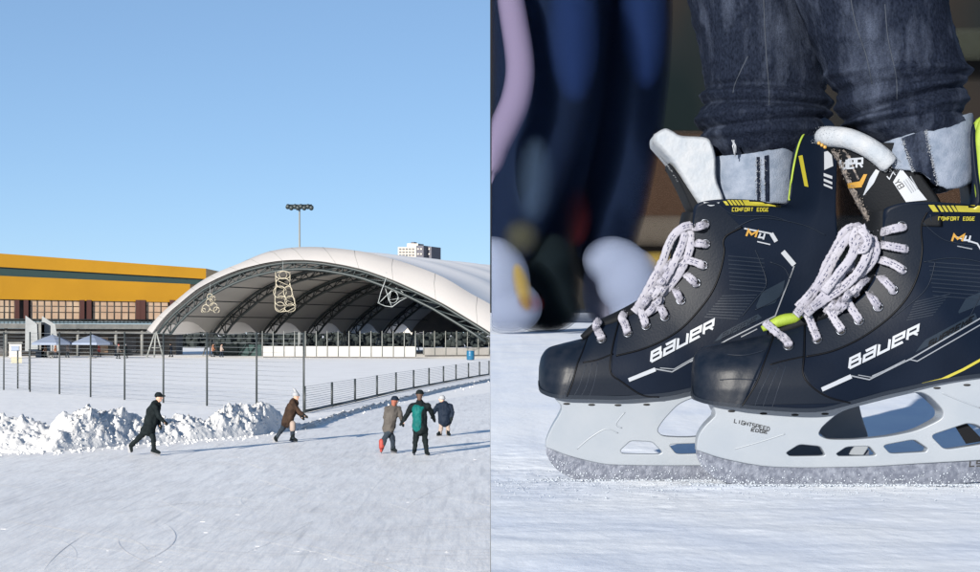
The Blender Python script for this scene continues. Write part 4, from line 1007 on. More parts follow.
near_sp = dict(cx=850, tc=6/26, heel=17.2/26,
    strap=([(776, 333.5), (770, 349), (764, 364), (757, 382), (746, 400), (743, 405)], [(804, 326), (803, 345), (802, 368), (811, 385), (830, 397), (848, 403)]),
    eyestay=([(806, 326), (822, 320.5), (836, 315), (852, 307), (865, 296), (875, 281), (881, 263), (884, 243), (885, 222), (889, 210), (905, 204.5), (930, 204)],
             [(806, 357), (830, 352), (852, 343), (872, 331), (892, 315), (908, 296), (918, 274), (922, 250), (921, 232), (922, 222), (926, 214), (931, 209)]),
    piping=[[(775, 333.5), (769.5, 349), (763.8, 364), (757, 382), (746, 400), (742, 406)], [(805, 326), (804, 356), (803, 374), (811, 386), (828, 397), (850, 403)],
            [(806, 357), (830, 352), (852, 343), (872, 331), (892, 315), (908, 296), (918, 274), (922, 250), (921, 232), (922, 222), (927, 212)], [(770, 365), (785, 361), (804, 357)]],
    seams=[[(772, 368), (760, 392), (755, 406)], [(779, 366), (768, 392), (763, 407)], [(786, 365), (777, 392), (772, 408)], [(727, 355), (745, 355.5), (764, 351)], [(922, 222), (945, 240), (980, 246), (1010, 252)], [(930, 214), (932, 226)], [(924, 262), (950, 258), (980, 262), (1005, 275)],
           [(720, 380), (735, 379), (756, 380)], [(892, 318), (925, 290), (935, 262)], [(980, 296), (972, 312), (965, 325)]],
    ribs=[[(928+.15*i*4, 262+4.2*i), (985-.5*i, 266+4.2*i)] for i in range(9)]+[[(915-1.2*i, 302+2.6*i), (950-2.4*i, 294+3.0*i)] for i in range(8)],
    plates=[([(915, 352.5), (925, 340), (975, 313)], [(920, 350), (960, 331), (978, 321)]), ([(958, 312), (966, 298), (1005, 282)], [(959, 313.5), (985, 303), (1005, 296)])],
    white=[([(821.6, 389.5), (851, 376.3)], 4.2), ([(953, 236), (977, 243.5), (982, 252)], 1.6)],
    thin=[([(851, 375.8), (869, 379.6), (912, 358), (980, 318.5), (1004, 305)], 1.3), ([(872, 376), (910, 359.5), (917, 361.2), (980, 325), (1004, 311)], 1.1), ([(858, 375), (871, 377.2), (905, 360)], .8), ([(957, 246), (972, 249)], 1)],
    yellow=[([(922, 384.3), (941.5, 379.5), (963, 369.5), (980, 360), (1004, 344)], 2.6)],
    edge=[([(937+k*4.5, 205), (940+k*4.5, 205)], [(941+k*4.5, 211.5), (944+k*4.5, 211.5)]) for k in range(4)]+[([(955, 205), (1000, 206)], [(958, 211.5), (996, 212.5)])]+[([(928, 204.5), (934, 204.5)], [(933, 211.5), (938.5, 211.5)])],
    text=[('BaUeR', (849, 368.5), (918, 334.5), (1.2, -9.6), 2.5, 'white_print', .24), ('COMFORT EDGE', (938, 220), (974, 220), (.3, -3.4), .8, 'yellow_print', .35), ('M', (951.5, 241), (961.5, 241), (2.2, -6.5), 2.0, 'orange_print', .02), ('4', (963.5, 242), (970, 242), (1.6, -6.5), 1.8, 'white_print', .02),
          ('SUPREME', (928, 347), (972, 321.5), (1.5, -5.6), 1.1, 'piping', .3)],
    eyelets=ne,
    runs=[[(784, 338), (775, 331), (765, 322)], [(813, 328), (808, 316), (802, 310)], [(835, 320), (829, 309), (822, 302)], [(852, 309), (846, 300), (838, 292)], [(871, 296), (864, 286), (856, 280)], [(884, 280), (874, 271), (864, 268)], [(893, 264), (882, 260), (872, 258)], [(895, 247), (884, 245), (873, 243)], [(892, 229), (882, 232), (871, 233)]],
    throat=[(768, 334, 3, .006), (786, 328, 7, .014), (806, 320, 8, .018), (828, 311, 10, .02), (848, 296, 12, .022), (864, 276, 13, .024), (874, 252, 13, .026), (878, 228, 12, .03), (876, 212, 10, .032)],
    limebit=[(762, 329, 3), (772, 324.5, 5), (784, 320, 6), (796, 318, 5), (803, 316, 2)],
    loops=[([(866, 232), (850, 236), (838, 252), (826, 274), (812, 294), (800, 310), (796, 315)], .030), ([(868, 230), (856, 246), (846, 266), (830, 288), (816, 304), (806, 314)], .036), ([(870, 234), (868, 252), (858, 272), (842, 288), (824, 300), (812, 308)], .037),
           ([(862, 226), (846, 230), (838, 244), (828, 262), (818, 284), (806, 300)], .026), ([(872, 236), (876, 250), (870, 264), (856, 278), (842, 292)], .033), ([(858, 240), (852, 256), (838, 274), (824, 292)], .040), ([(860, 228), (868, 240), (862, 250), (853, 244), (856, 232), (866, 228)], .043)],
    mass=[(862, 238), (848, 262), (832, 284), (814, 300), (840, 296), (866, 276), (850, 290), (826, 304)], tang=12,
    ztop=405, zrail=462,
    holder=catmull([(708, 396), (709.5, 404), (713.5, 413), (709, 419), (704, 424), (699, 431), (696.4, 438), (695.6, 449.5)], 16)+catmull([(712, 455.5), (729, 460), (762, 466), (795, 467.5), (820, 467.5), (869, 466.5), (918.6, 463.5), (980, 460), (1022, 457), (1034, 452)], 24)+catmull([(1036, 444), (1030, 420), (1028, 396), (1020, 362)], 8)+catmull([(980, 366), (935, 371), (909, 378), (886, 384), (864, 389), (845, 394), (824, 399), (800, 401), (765, 400), (735, 397)], 30),
    holes=[rounded([(838, 410), (886, 397.5), (914, 391), (925, 396), (939, 410), (938, 418), (914, 430), (886, 436), (853, 439), (826, 439), (816, 434), (820, 426)], .35),
           rounded([(785, 452.5), (798, 444), (819, 446), (825, 455.5), (789, 456)], .2), rounded([(835, 453.5), (845, 446.5), (867.6, 445.8), (876, 455.3), (838, 456)], .2), rounded([(881, 445), (912, 439), (926, 448), (924, 451.5), (889, 453.5)], .2),
           rounded([(928, 435), (951, 427), (963, 423), (972, 424), (990, 433), (992, 441), (978, 444), (943, 449.5)], .22)],
    runner=catmull([(695.8, 448), (697, 457), (704, 469), (718, 479.5), (735, 484), (790, 486), (900, 485.5), (980, 482), (1020, 477), (1036, 468)], 40)+[(1037, 452), (1030, 450), (980, 455), (918, 459), (869, 462), (820, 463.5), (795, 463), (762, 461), (729, 455), (708, 450)],
    rivets=[(731.5, 411.2), (763.5, 413.7), (795, 415), (825, 414), (937, 388), (967, 385)],
    hlines=[[(735, 449), (760, 442), (785, 434)], [(942, 393), (956, 399), (980, 408)]],
    htext=[('LIGHTSPEED', (734, 422.5), (769, 431), (.8, -3.6), .75, 'black_print', .3), ('EDGE', (751, 431), (767, 433.5), (.6, -2.6), .8, 'black_print', .3)],
    rtext=[('LS', (969.5, 466.5), (981, 466), (.8, -5), 1.4, 'black_print', .3)],
    frost=(700, 1020), botl=[(697, 462), (704, 470), (718, 480), (735, 484), (790, 486), (900, 485.5), (980, 482), (1030, 474)])
near_root, S_near = build_skate('black ice hockey skate nearest the camera with its wide white holder and bright laces', YN, near, near_sp)
# ---------------- far skate
far_ = [((538.5, 384), (539, 366), .004, .0, 1), ((540, 391), (541.5, 356), .014, .0, 1), ((545, 394.5), (548, 348), .026, .0, 1), ((552, 397), (560, 344), .033, .0, 1), ((558, 398), (572, 341), .037, .0, 1), ((563, 398.3), (580, 339), .0385, .002, .9),
       ((567, 398.5), (587, 337.5), .0395, .008, .75), ((592, 399), (596, 326.5), .040, .013, .5), ((620, 399.5), (606, 322.5), .040, .016, .3), ((645, 398), (619, 320), .040, .018, .2), ((668, 396), (633, 314), .039, .02, .1), ((690, 391.5), (648, 306.5), .038, .021, .05), ((712, 387), (662, 297), .036, .022, 0),
       ((735, 383), (674, 285), .036, .023, 0), ((760, 379), (683, 270), .036, .025, 0), ((785, 375.5), (689, 252), .036, .027, 0), ((808, 372.5), (692, 234), .034, .029, 0), ((832, 369), (693, 218), .030, .032, 0), ((843, 345), (695, 206), .024, .036, 0), ((845, 312), (705, 201), .022, .039, 0), ((842, 272), (728, 199), .022, .04, 0),
       ((838, 240), (755, 200), .022, .039, 0), ((836, 205), (787, 203), .022, .036, 0), ((837, 165), (792, 168), .024, .034, 0), ((837, 135), (798, 143), .022, .032, 0), ((832, 122), (806, 128), .018, .026, 0), ((822, 116), (815, 119), .010, .012, 0)]
fe = [(601.5, 340), (627.7, 333.5), (646, 326), (665, 317), (681, 300.5), (696, 283), (703, 265.5), (705.5, 244), (705, 223.7)]
far_sp = dict(cx=690, tc=6/26, heel=17.2/26,
    strap=([(589, 337.5), (583.5, 352.4), (578.5, 364), (573.5, 382), (568, 396.5)], [(618, 321), (612.5, 350), (611, 372), (622, 382), (642, 395)]),
    eyestay=([(620, 320.5), (634, 314.5), (649, 307), (663, 298), (675, 286), (684, 271), (690, 253), (693, 235), (694.5, 218), (697, 207), (706, 202.5), (716, 201.5)],
             [(616, 356), (640, 350), (662, 341), (682, 328), (699, 310), (712, 292), (720, 272), (724, 252), (723, 240), (725, 235), (733, 232), (742, 228)]),
    piping=[[(588, 337.5), (582.6, 352.4), (577.6, 364), (572.7, 382), (567, 396.5)], [(619, 321), (612, 350), (610.5, 372), (622, 382), (642, 395), (660, 397)],
            [(616, 356), (640, 350), (662, 341), (682, 328), (699, 310), (712, 292), (720, 272), (724, 252), (723, 242), (727, 235), (742, 227)], [(583, 363), (598, 360), (613, 354)]],
    seams=[[(586, 365), (580, 384), (574, 396)], [(592, 364), (587, 384), (581, 397)], [(598, 363), (594, 384), (589, 397)], [(716, 202), (735, 215), (770, 216), (790, 222)], [(735, 228), (760, 218), (800, 224), (825, 235)], [(742, 316), (755, 300), (766, 284), (760, 262), (755, 250)], [(755, 310), (780, 296), (792, 270)], [(770, 262), (784, 268), (790, 280)]],
    ribs=[[(728+.2*i, 256+4.1*i), (764+.3*i, 259+4.1*i)] for i in range(9)]+[[(722-2.2*i, 296+2.6*i), (757-2.4*i, 295+3.0*i)] for i in range(9)],
    plates=[([(714, 342), (722, 333), (758, 314)], [(719, 340), (745, 327), (762, 318)]), ([(756, 306), (762, 292), (785, 280)], [(757, 309), (775, 303), (783, 290)])],
    white=[([(628.6, 380), (655.3, 369.4)], 3.8), ([(744, 228.3), (771, 233.5)], 1.5), ([(771, 233.3), (776, 241.5)], 4.0), ([(782.5, 251.5), (794, 265)], 5.0), ([(757, 241.5), (770, 244.5)], 1.2)],
    thin=[([(655, 369), (672, 371.8), (727, 340), (775, 316), (794, 266)], 1.2), ([(660, 368), (674, 369), (700, 354)], .8), ([(741, 337), (757, 329)], 1.0), ([(690, 362), (705, 354.5), (711, 355)], .9)],
    edge=[([(727+k*3.6, 199.5), (729.6+k*3.6, 199.5)], [(731+k*3.6, 205), (733.4+k*3.6, 205)]) for k in range(4)]+[([(742, 199.5), (784.5, 200.5)], [(745, 205.2), (781, 206)])]+[([(721.5, 199), (725, 199)], [(726, 205), (729, 205)])],
    text=[('BaUeR', (651, 362), (713.5, 329), (1.0, -9.6), 2.4, 'white_print', .24), ('COMFORT EDGE', (732, 210.8), (768, 210.8), (.3, -3.4), .8, 'yellow_print', .35), ('M', (746, 236), (755, 237), (2.2, -6), 2.0, 'orange_print', .02), ('4', (758, 239), (764.5, 239.6), (1.6, -6), 1.7, 'white_print', .02),
          ('SUPREME', (721.5, 338), (755, 321), (1.4, -5), 1.0, 'rib', .3)],
    eyelets=fe,
    runs=[[(598, 331), (596, 325), (600, 320)], [(625, 324), (622, 318), (625, 313)], [(643, 316), (640, 309), (643, 303)], [(660, 306), (657, 299), (660, 293)], [(676, 291), (672, 284), (674, 278)], [(688, 276), (682, 270), (680, 266)], [(695, 262), (687, 260), (682, 258)], [(697, 243), (689, 243), (683, 243)], [(697, 227), (688, 231), (680, 234)]],
    throat=[(582, 338, 3, .006), (598, 327, 6, .014), (616, 319.5, 7, .018), (638, 309, 8, .02), (656, 297, 9, .022), (672, 279, 10, .024), (681, 255, 10, .026), (687, 230, 9, .03), (690, 214, 8, .032)],
    loops=[([(700, 225), (684, 227), (672, 238), (664, 258), (652, 282), (640, 304), (634, 312)], .026), ([(686, 232), (680, 250), (668, 274), (654, 294), (642, 308)], .031), ([(690, 230), (690, 248), (682, 268), (668, 288), (654, 300)], .029), ([(676, 234), (668, 246), (662, 264), (650, 290), (638, 306)], .020), ([(692, 238), (684, 262), (672, 282), (660, 298)], .024)],
    mass=[(688, 238), (676, 260), (662, 282), (648, 300), (672, 276), (660, 294)], tang=12,
    ztop=399, zrail=459,
    holder=catmull([(553, 392), (555, 399), (561, 406), (558.5, 414), (551.5, 426), (546, 439), (545.6, 446.7)], 14)+catmull([(556, 451), (568, 455.5), (596, 462.5), (620, 465), (690, 465.5), (760, 464), (830, 460), (862, 456)], 22)+catmull([(868, 446), (866, 434), (860, 418), (856, 404), (846, 360)], 8)+catmull([(800, 364), (760, 370), (735, 374), (712, 378), (690, 383), (668, 387), (645, 390), (620, 391), (590, 390)], 24),
    holes=[rounded([(678, 402), (712, 391), (740, 386), (756, 390), (770, 405), (769, 413), (745, 426), (716, 434), (688, 437), (662, 436), (656, 430), (662, 420)], .35),
           rounded([(620, 450), (630, 440.5), (651.6, 441.5), (662, 452), (658, 454), (622, 453.5)], .2), rounded([(668, 444), (700, 443), (710, 453), (676, 454)], .2), rounded([(715, 442), (745, 437), (760, 446), (757, 450), (723, 452)], .2), rounded([(763, 432), (790, 424), (812, 428), (826, 438), (776, 447)], .2)],
    runner=catmull([(546, 445), (546.6, 454), (553, 465.6), (566, 475.5), (586, 481), (640, 482.5), (740, 482), (820, 479), (856, 473), (868, 464)], 36)+[(869, 450), (860, 449), (830, 456), (760, 460), (690, 462), (620, 461), (596, 458), (568, 451)],
    rivets=[(566.6, 403.8), (591.6, 404.8), (618, 405.2), (646.6, 404.6)],
    hlines=[[(577, 449), (590, 438), (606, 429), (618, 433)], [(622, 428), (616, 424), (625, 412)]],
    htext=[], rtext=[], frost=(550, 860), botl=[(546, 456), (553, 466), (566, 476), (586, 481), (640, 482.5), (740, 482), (820, 479), (866, 468)])
far_root, S_far = build_skate('black ice hockey skate farther from the camera with its toe more to the left', YF, far_, far_sp)
# tendon guard details
mb = MB(); 
for a, b in (([(824, 152), (831, 150)], [(824, 170), (833, 166)]), ([(823.5, 173), (832, 176)], [(823.5, 176), (832, 179)]), ([(823.5, 178.5), (832, 182)], [(823.5, 181), (832, 184.5)]), ([(823.5, 183.5), (832, 187)], [(823.5, 185.5), (832, 189)])):
    patch(S_far, a, b, .0008, 6, 4, YF, mb)
mb.build('guard_stripe', M['white_print'], far_root)
mb = MB(); patch(S_far, [(798, 156), (802, 155)], [(804, 186), (808, 187)], .0008, 6, 4, YF, mb); mb.build('guard_mark', M['yellow_print'], far_root)
mb = MB(); sline(S_far, [(789, 200), (793, 170), (799, 144), (807, 129), (816, 119)], .0011, .0002, mb=mb, Yg=YF); mb.build('guard_lining', M['lime'], far_root)
gp = catmull([(978, 199), (975.5, 180), (974, 158), (973, 138), (976, 124), (984, 117)], 24)
mb = MB(); mb.tube([P(x+3, y, YN-.026) for x, y in gp], [(4.5+2*math.sin(i*.8)*.3)*YN/F for i in range(24)], 10)
mb.tube([P(x+7, y, YN-.030) for x, y in gp], [5*YN/F]*24, 10); mb.build('guard_lining', M['lime'], near_root)
mb = MB(); mb.hexa([P(966, 444, YN-.004), P(984, 441, YN-.004), P(984, 441, YN+.004), P(966, 444, YN+.004)], [P(955, 426.5, YN-.004), P(966, 422.5, YN-.004), P(966, 422.5, YN+.004), P(955, 426.5, YN+.004)])
mb.build('blade_trigger', M['piping'], near_root, smooth=False)

# near tongue: a curved padded flap with a white felt rim
def flap(root, rows, b, Y0, m, name='tongue_flap', th=.004):
    outer = []; R = catmull(rows, 24)
    for y, xf, xe in R:
        outer.append([P(xe-(xe-xf)*math.cos(t), y, Y0)+Vector((0, -b*math.sin(t), 0)) for t in [math.radians(q) for q in range(-90, 91, 9)]])
    mb = MB(); n = len(outer[0]); inn = [[p+Vector((th, 0, 0)) for p in r] for r in outer]
    rings = [o+list(reversed(i)) for o, i in zip(outer, inn)]; mb.loft(rings)
    return mb.build(name, m, root), Surf([Vector(v) for v in mb.v], mb.f)
fl, S_fl = flap(near_root, [(146, 823, 884), (160, 837, 897), (175, 843, 908), (190, 850, 919), (203, 856, 928), (215, 863, 930), (228, 871, 930)], .034, YN, M['tonguefab'])
tY = YN
par(text(S_fl, 'UeR', (841, 168.5), (863, 167), (.2, -9), 2.0, 'x' and .0008, .22, tY).build('lettering', M['white_print'], None), fl)
mb = MB(); patch(S_fl, [(848, 183), (860, 181), (864, 174)], [(849, 188), (862, 187), (867.5, 174)], .0008, 16, 4, tY, mb); par(mb.build('chevron', M['orange_print'], None), fl)
mb = MB(); patch(S_fl, [(876, 169), (870, 178), (863.5, 195)], [(879.5, 171), (874, 183), (864.5, 195)], .0008, 16, 4, tY, mb); patch(S_fl, [(893, 182), (906, 202)], [(901, 168), (927, 200)], .0008, 12, 8, tY, mb); par(mb.build('white_tag', M['white_print'], None), fl)
par(text(S_fl, '8Y', (899, 189), (894, 182), (5, -3), .9, .0012, .3, tY).build('lettering', M['black_print'], None), fl)
par(text(S_fl, 'N', (887, 176), (893, 172), (2.5, 3), .9, .0012, .3, tY).build('lettering', M['white_print'], None), fl)
mb = MB()
for k in range(4): patch(S_fl, [(903+2.2*k, 181-1.5*k), (911+2*k, 193-1.2*k)], [(904+2.2*k, 180.4-1.5*k), (912+2*k, 192.4-1.2*k)], .0012, 6, 2, tY, mb)
par(mb.build('size_print', M['thin_print'], None), fl)
edgep = catmull([(831, 150), (837, 163), (842, 175), (850, 191), (857, 204), (864, 216), (869, 224)], 30)
mb = MB(); patch(S_fl, [(x+.3, y) for x, y in edgep], [(x+7+1.5*math.sin(i*1.9), y+2) for i, (x, y) in enumerate(edgep)], .0006, 40, 5, tY, mb)
for i, (x, y) in enumerate(edgep):
    for _ in range(7):
        p = S_fl.hit(x+random.uniform(0, 8), y+random.uniform(-3, 3), .0006, tY)[0]; d = Vector((random.uniform(-1, .8), -.5, random.uniform(-.7, .7)))*.0016
        mb.tube([p, p+d], [.00045, .00015], 4)
par(mb.build('worn_edge', M['fray'], None), fl)
rim = catmull([(821, 137, -.002), (830, 136.5, .012), (848, 138.5, .026), (866, 146, .033), (880, 155.5, .036), (890, 165, .036)], 26)
mb = MB(); mb.tube([P(x, y, YN-d) for x, y, d in rim], [.0098*(.75+.25*min(1, i/3, (25-i)/2+.4)) for i in range(26)], 14)
for k in range(1400):
    x, y, d = rim[random.randrange(26)]; a = random.random()*6.28; v = Vector((math.cos(a), -abs(math.sin(a*1.7)), math.sin(a))).normalized()
    p = P(x+random.uniform(-2, 2), y, YN-d)+v*.0095; mb.tube([p, p+v*random.uniform(.0003, .0009)], [.00025, .00008], 3)
par(mb.build('felt_rim', M['felt'], None), fl)
mb = MB(); 
for x, y in ((819, 143), (822, 145), (825, 147)): mb.ell(P(x, y, YN-.016), (.0018, .001, .0018), 8, 6)
par(mb.build('gold_print', M['orange_print'], None), fl)
# far tongue: white felt flap folded forward, dark face below
def slab(name, outline, Y, th, m, parent, bev=.006):
    return plate(name, outline, [], Y, lambda z: th, m, parent, bev)
ft = slab('felt_flap', catmull([(652, 146), (651.5, 139), (655, 134.6), (663, 130.8), (671, 134), (679, 138), (702, 139.6), (709, 146), (713, 160), (714, 182), (721, 203), (710, 212), (698, 209), (686, 193), (672, 170), (660, 155)], 60), YF, .026, M['felt'], far_root, .0042)
mb = MB()
for k in range(900):
    ed = [(652, 146), (655, 135), (663, 131), (679, 138), (702, 140), (660, 156), (672, 171), (686, 194)]; i = random.randrange(7) if random.random() > .5 else random.choice([5, 6, 0, 1]); a, b = ed[i], ed[i+1]; t = random.random()
    if i == 4: continue
    p = P(lerp(a[0], b[0], t)+random.uniform(-.5, .5), lerp(a[1], b[1], t), YF-random.uniform(-.02, .026)); v = Vector((random.uniform(-1, .3), -.4, random.uniform(-.7, .7)))
    mb.tube([p, p+v*.0016], [.0003, .0001], 3)
par(mb.build('felt_fluff', M['felt'], None), ft)
slab('tongue_face', catmull([(667, 165), (676, 176), (690, 197), (699, 214), (695, 222), (690, 214), (680, 192), (670, 172)], 30), YF, .030, M['tonguefab'], far_root, .0015)

# ------------------------------------------------------------------ the wearer of the skates
M['denim'] = None
def denim():
    m = mat('dark_denim', (.0022, .0036, .0078), .85, c2=(.0105, .0145, .027), scale=520, detail=2, stretch=(1, 1, .5), lo=.25, hi=.8, bump=.5, bscale=700, bdist=.0008, spec=.04)
    nt = m.node_tree; b = nt.nodes['Principled BSDF']
    src = b.inputs['Base Color'].links[0].from_socket
    tc = nt.nodes.new('ShaderNodeTexCoord'); mp = nt.nodes.new('ShaderNodeMapping'); mp.inputs['Scale'].default_value = (30, 30, 7)
    n = nt.nodes.new('ShaderNodeTexNoise'); n.inputs['Scale'].default_value = 1.0; n.inputs['Detail'].default_value = 6; n.inputs['Roughness'].default_value = .65
    r = nt.nodes.new('ShaderNodeValToRGB'); r.color_ramp.elements[0].position = .48; r.color_ramp.elements[1].position = .74
    n2 = nt.nodes.new('ShaderNodeTexNoise'); n2.inputs['Scale'].default_value = 900; n2.inputs['Detail'].default_value = 2
    mu = nt.nodes.new('ShaderNodeMath'); mu.operation = 'MULTIPLY'
    mx = nt.nodes.new('ShaderNodeMix'); mx.data_type = 'RGBA'
    nt.links.new(tc.outputs['Object'], mp.inputs[0]); nt.links.new(mp.outputs[0], n.inputs['Vector']); nt.links.new(tc.outputs['Object'], n2.inputs['Vector'])
    nt.links.new(n.outputs['Fac'], r.inputs[0]); nt.links.new(r.outputs[0], mu.inputs[0]); nt.links.new(n2.outputs['Fac'], mu.inputs[1]); nt.links.new(mu.outputs[0], mx.inputs['Factor'])
    nt.links.new(src, mx.inputs['A']); mx.inputs['B'].default_value = (.07, .086, .128, 1)
    nt.links.new(mx.outputs['Result'], b.inputs['Base Color']); return m
M['denim'] = denim()
M['cuff'] = mat('pale_denim_cuff', (.085, .11, .155), .9, c2=(.14, .165, .215), scale=90, detail=6, bump=.6, bscale=600, bdist=.001)
M['thread'] = mat('pale_thread', (.014, .02, .033), .8)
wearer = thing('person', 'standing skater seen from the shins down in dark cuffed jeans', 'person', Vector((P(760, 0, YN).x, (YN+YF)/2, zdeck(1.95))))
def leg(rows, Y0, folds, seedz):
    R = catmull(rows, 150); rings = []
    for y, l, r, d in R:
        cx = (l+r)/2; a = (r-l)/2; ring = []
        for q in range(64):
            th = 2*math.pi*q/64; c, s_ = math.cos(th), math.sin(th); px = cx+a*c
            wob = 1.2*fbm(c*2.2, s_*2.2, y*.02+seedz)+.9*fbm(c*5, s_*5, y*.06+seedz)
            k = 0
            for fy, slope, amp, wd in folds:
                dy = y-(fy+slope*(px-cx)); k += amp*math.exp(-(dy/wd)**2)
            rr = 1+(wob*.75+k*1.5+1.6*(1-min(1, 2.2*abs(fbm(c*2.2+y*.010, s_*2.2, y*.022+seedz, 2))))**4)/max(a, 10)
            if y < -40: rr = 1
            ring.append(P(cx+a*c*rr, y, Y0)+Vector((0, d*a*s_*rr*Y0/F*.92, 0)))
        rings.append(ring)
    return rings
nrows = [(-470, 700, 905, 1), (-300, 735, 925, 1), (-120, 772, 937, 1), (-30, 790, 944, 1), (0, 796, 946.5, 1), (20, 804, 950, 1), (41, 813, 956, 1), (58, 821, 961.5, 1), (71, 826, 965.5, 1), (80, 829, 966.5, 1), (90, 833, 966.5, 1), (98, 836, 965, 1), (107, 838, 963, 1), (114, 840, 964, 1), (121, 842, 968, 1), (130, 852, 966, 1), (146, 876, 962, .95), (158, 884, 955, .9)]
nf = [(74, -.04, 2.5, 4), (86, -.10, -3.2, 4), (95, -.22, 2.6, 4), (104, -.26, -3.8, 3.5), (113, -.2, 3.0, 4), (122, -.12, -2.6, 3), (55, .25, 1.2, 6), (30, -.4, .9, 8)]
frows = [(-470, 640, 840, 1), (-300, 655, 825, 1), (-120, 674, 810, 1), (-30, 686, 806, 1), (0, 689, 808, 1), (36, 697, 815, 1), (60, 701.5, 820, 1), (69, 703, 822, 1), (80, 705.5, 825, 1), (88, 706, 827, 1), (96, 703.5, 828.5, 1), (105, 701.5, 830, 1), (115, 698.5, 831, 1), (123, 698, 831, 1), (131, 700, 830, 1), (140, 704, 826, 1), (150, 709, 815, 1), (162, 716, 800, .9)]
ff = [(90, .03, -2.5, 4), (99, .08, 2.5, 4), (108, .05, -3.0, 3), (116, -.05, 2.4, 4), (126, -.08, -3.0, 3), (135, -.05, 2.0, 4), (70, -.3, 1.4, 6), (40, .3, .9, 8)]
LN = leg(nrows, YN, nf, 1.3); LF = leg(frows, YF+.02, ff, 8.1)
mb = MB(); mb.loft(LN); SN = Surf([Vector(v) for v in mb.v], mb.f); m2 = MB(); m2.loft(LF); SF = Surf([Vector(v) for v in m2.v], m2.f)
mb.loft(LF); hipc = P(790, -500, YN+.05); mb.ell(hipc, (.17, .13, .15), 24, 14)
jeans = mb.build('jeans', M['denim'], wearer)
for ln in ([(885, 4), (888, 38), (896, 75), (897, 100)], [(850, -6), (856, 25), (866, 55), (872, 84)]): par(sline(SN, ln, .0006, -.0001, Yg=YN).build('seam', M['thread']), jeans)
for ln in ([(763, -40), (764, 10), (766, 50), (769, 90), (769, 105)], [(748, 56), (742, 68), (735, 84), (733, 93)]): par(sline(SF, ln, .0006, -.0001, Yg=YF).build('seam', M['thread']), jeans)
def cuff(name, cx, a, Y0, top, bot, parent, bw=.92, puff=1.03):
    mb = MB(); out = []; inn = []; ribs = 26
    for k in range(ribs+1):
        t = k/ribs; ro = []; 
        for q in range(96):
            th = 2*math.pi*q/96; c, s_ = math.cos(th), math.sin(th); px = cx+a*c
            y = lerp(interp(top, px), interp(bot, px), t)
            bulge = 1+.03*math.sin(math.pi*t)+.012*fbm(c*3, s_*3, t*3+cx)+.006*fbm(c*12, s_*12, t*9)
            edge = .985 if k in (0, ribs) else 1.0
            ro.append(P(cx+a*c*puff*bulge*edge, y+.8*fbm(c*14, s_*14, cx+(7 if t > .5 else 2)), Y0)+Vector((0, a*bw*s_*puff*bulge*edge*Y0/F, 0)))
        out.append(ro)
    c0 = sum((sum(r, Vector()) for r in out), Vector())/(len(out)*96)
    inn = [[c0+Vector(((p.x-c0.x)*.93, (p.y-c0.y)*.93, p.z-c0.z)) for p in r] for r in reversed(out)]
    mb.loft(out+inn+[out[0]], caps=False); o = mb.build(name, M['cuff'], None); par(o, parent)
    return o, Surf([Vector(v) for v in mb.v], mb.f)
ntop = [(868, 150), (885, 143), (905, 136), (925, 129), (945, 122), (969, 114.5), (975, 114)]
nbot = [(868, 170), (890, 172), (912, 176), (925, 187), (938, 192), (951, 190.5), (964, 185), (975, 179)]
nc, S_nc = cuff('cuff', 921, 49.5, YN, ntop, nbot, jeans)
mb = MB(); patch(S_nc, [(902, 138), (908, 160), (918, 185)], [(925, 130), (932, 160), (938, 189)], .0010, 24, 8, YN, mb); band = mb.build('cuff_seam', M['denim'], None); par(band, nc)
mb = MB()
for x0, y0, x1, y1 in ((902, 138, 918, 185), (925, 130, 938, 189)):
    for k in range(150):
        t = random.random(); p, n = S_nc.hit(lerp(x0, x1, t)+random.gauss(0, .7), lerp(y0, y1, t), .0012, YN); d = Vector((random.uniform(-1, 1), -.4, random.uniform(-.8, .8)))*.0016
        mb.tube([p, p+d], [.0003, .00015], 3)
par(mb.build('frayed_thread', M['white_print'], None), nc)
ftop = [(705, 159), (712, 158), (738, 157.5), (755, 155), (770, 152.5), (782, 150), (796, 152)]
fbot = [(705, 203), (796, 206)]
fc, S_fc = cuff('cuff', 752, 43, YF+.004, ftop, fbot, jeans, .85)
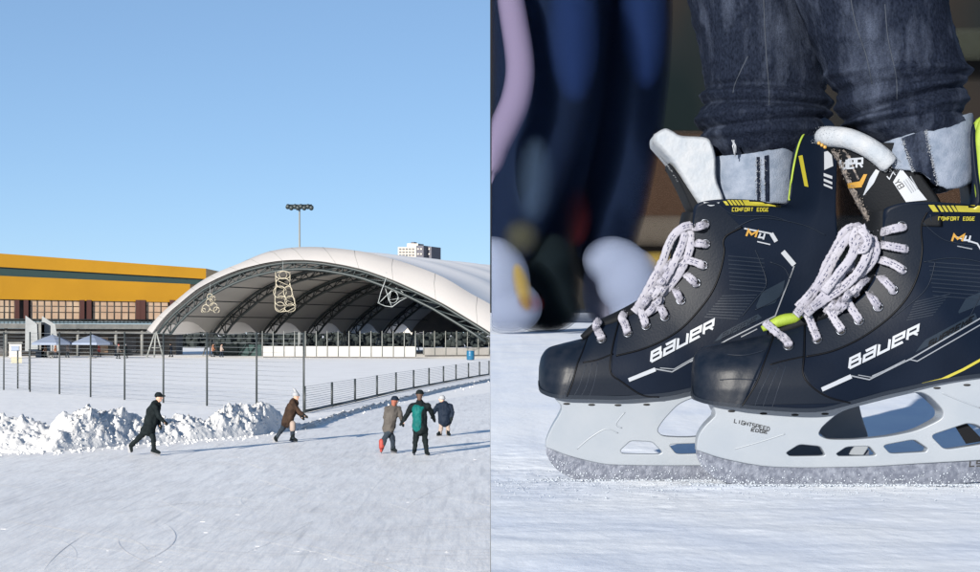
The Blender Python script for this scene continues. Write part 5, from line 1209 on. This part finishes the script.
mb = MB(); patch(S_fc, [(764, 156), (764.5, 180), (765, 201)], [(768.5, 155), (769, 180), (769, 201)], .0010, 20, 3, YF, mb); patch(S_fc, [(756.5, 157), (757, 201)], [(759.5, 157), (760, 201)], .0010, 20, 3, YF, mb); par(mb.build('cuff_seam', M['denim'], None), fc)
mb = MB()
for k in range(120):
    t = random.random(); p, n = S_fc.hit(random.choice([756, 760, 764])+random.gauss(0, .6), lerp(158, 200, t), .0012, YF); d = Vector((random.uniform(-1, 1), -.4, random.uniform(-.8, .8)))*.0014
    mb.tube([p, p+d], [.0003, .00015], 3)
for k in range(4): mb.tube([P(733+random.uniform(-2, 2), 140, YF-.044), P(734+random.uniform(-2, 2), 146, YF-.046), P(735+random.uniform(-1, 1), 152+random.uniform(0, 7), YF-.044)], .0005, 5)
par(mb.build('frayed_thread', M['white_print'], None), fc)
# the rest of the wearer, above the picture
mb = MB(); hc = P(785, -480, YN+.05)
for Y_, rows in ((YN, nrows), (YF+.02, frows)):
    k1 = P((rows[4][1]+rows[4][2])/2, -40, Y_); k2 = P((rows[-1][1]+rows[-1][2])/2, 150, Y_)
    mb.capsule(hc, k1, .075, .05); mb.capsule(k1, k2, .05, .028)
mb.capsule(hc, hc+Vector((0, 0, .5)), .12, .13); hd = hc+Vector((-.02, 0, .78)); mb.capsule(hc+Vector((0, 0, .5)), hd, .08, .06); mb.ell(hd, (.098, .08, .12), 16, 12); mb.capsule(hd+Vector((-.09, 0, .01)), hd+Vector((-.115, 0, -.02)), .012, .014)
mb.build('body', M['skin'], wearer, mods=remesh(.014, 2))
mb = MB(); mb.capsule(hc+Vector((0, 0, -.05)), hc+Vector((0, 0, .48)), .17, .17)
for s_ in (-1, 1):
    sh_ = hc+Vector((0, .19*s_, .5)); mb.capsule(hc+Vector((0, 0, .5)), sh_, .11, .08); mb.capsule(sh_, sh_+Vector((.04, .05*s_, -.3)), .07, .06); mb.capsule(sh_+Vector((.04, .05*s_, -.3)), sh_+Vector((-.16, .04*s_, -.48)), .058, .045)
mb.build('jacket', M['navy'], wearer, mods=remesh(.02, 3))
mb = MB(); mb.ell(hd+Vector((.012, 0, .03)), (.106, .09, .115), 16, 12); mb.build('hair', M['hair'], wearer)
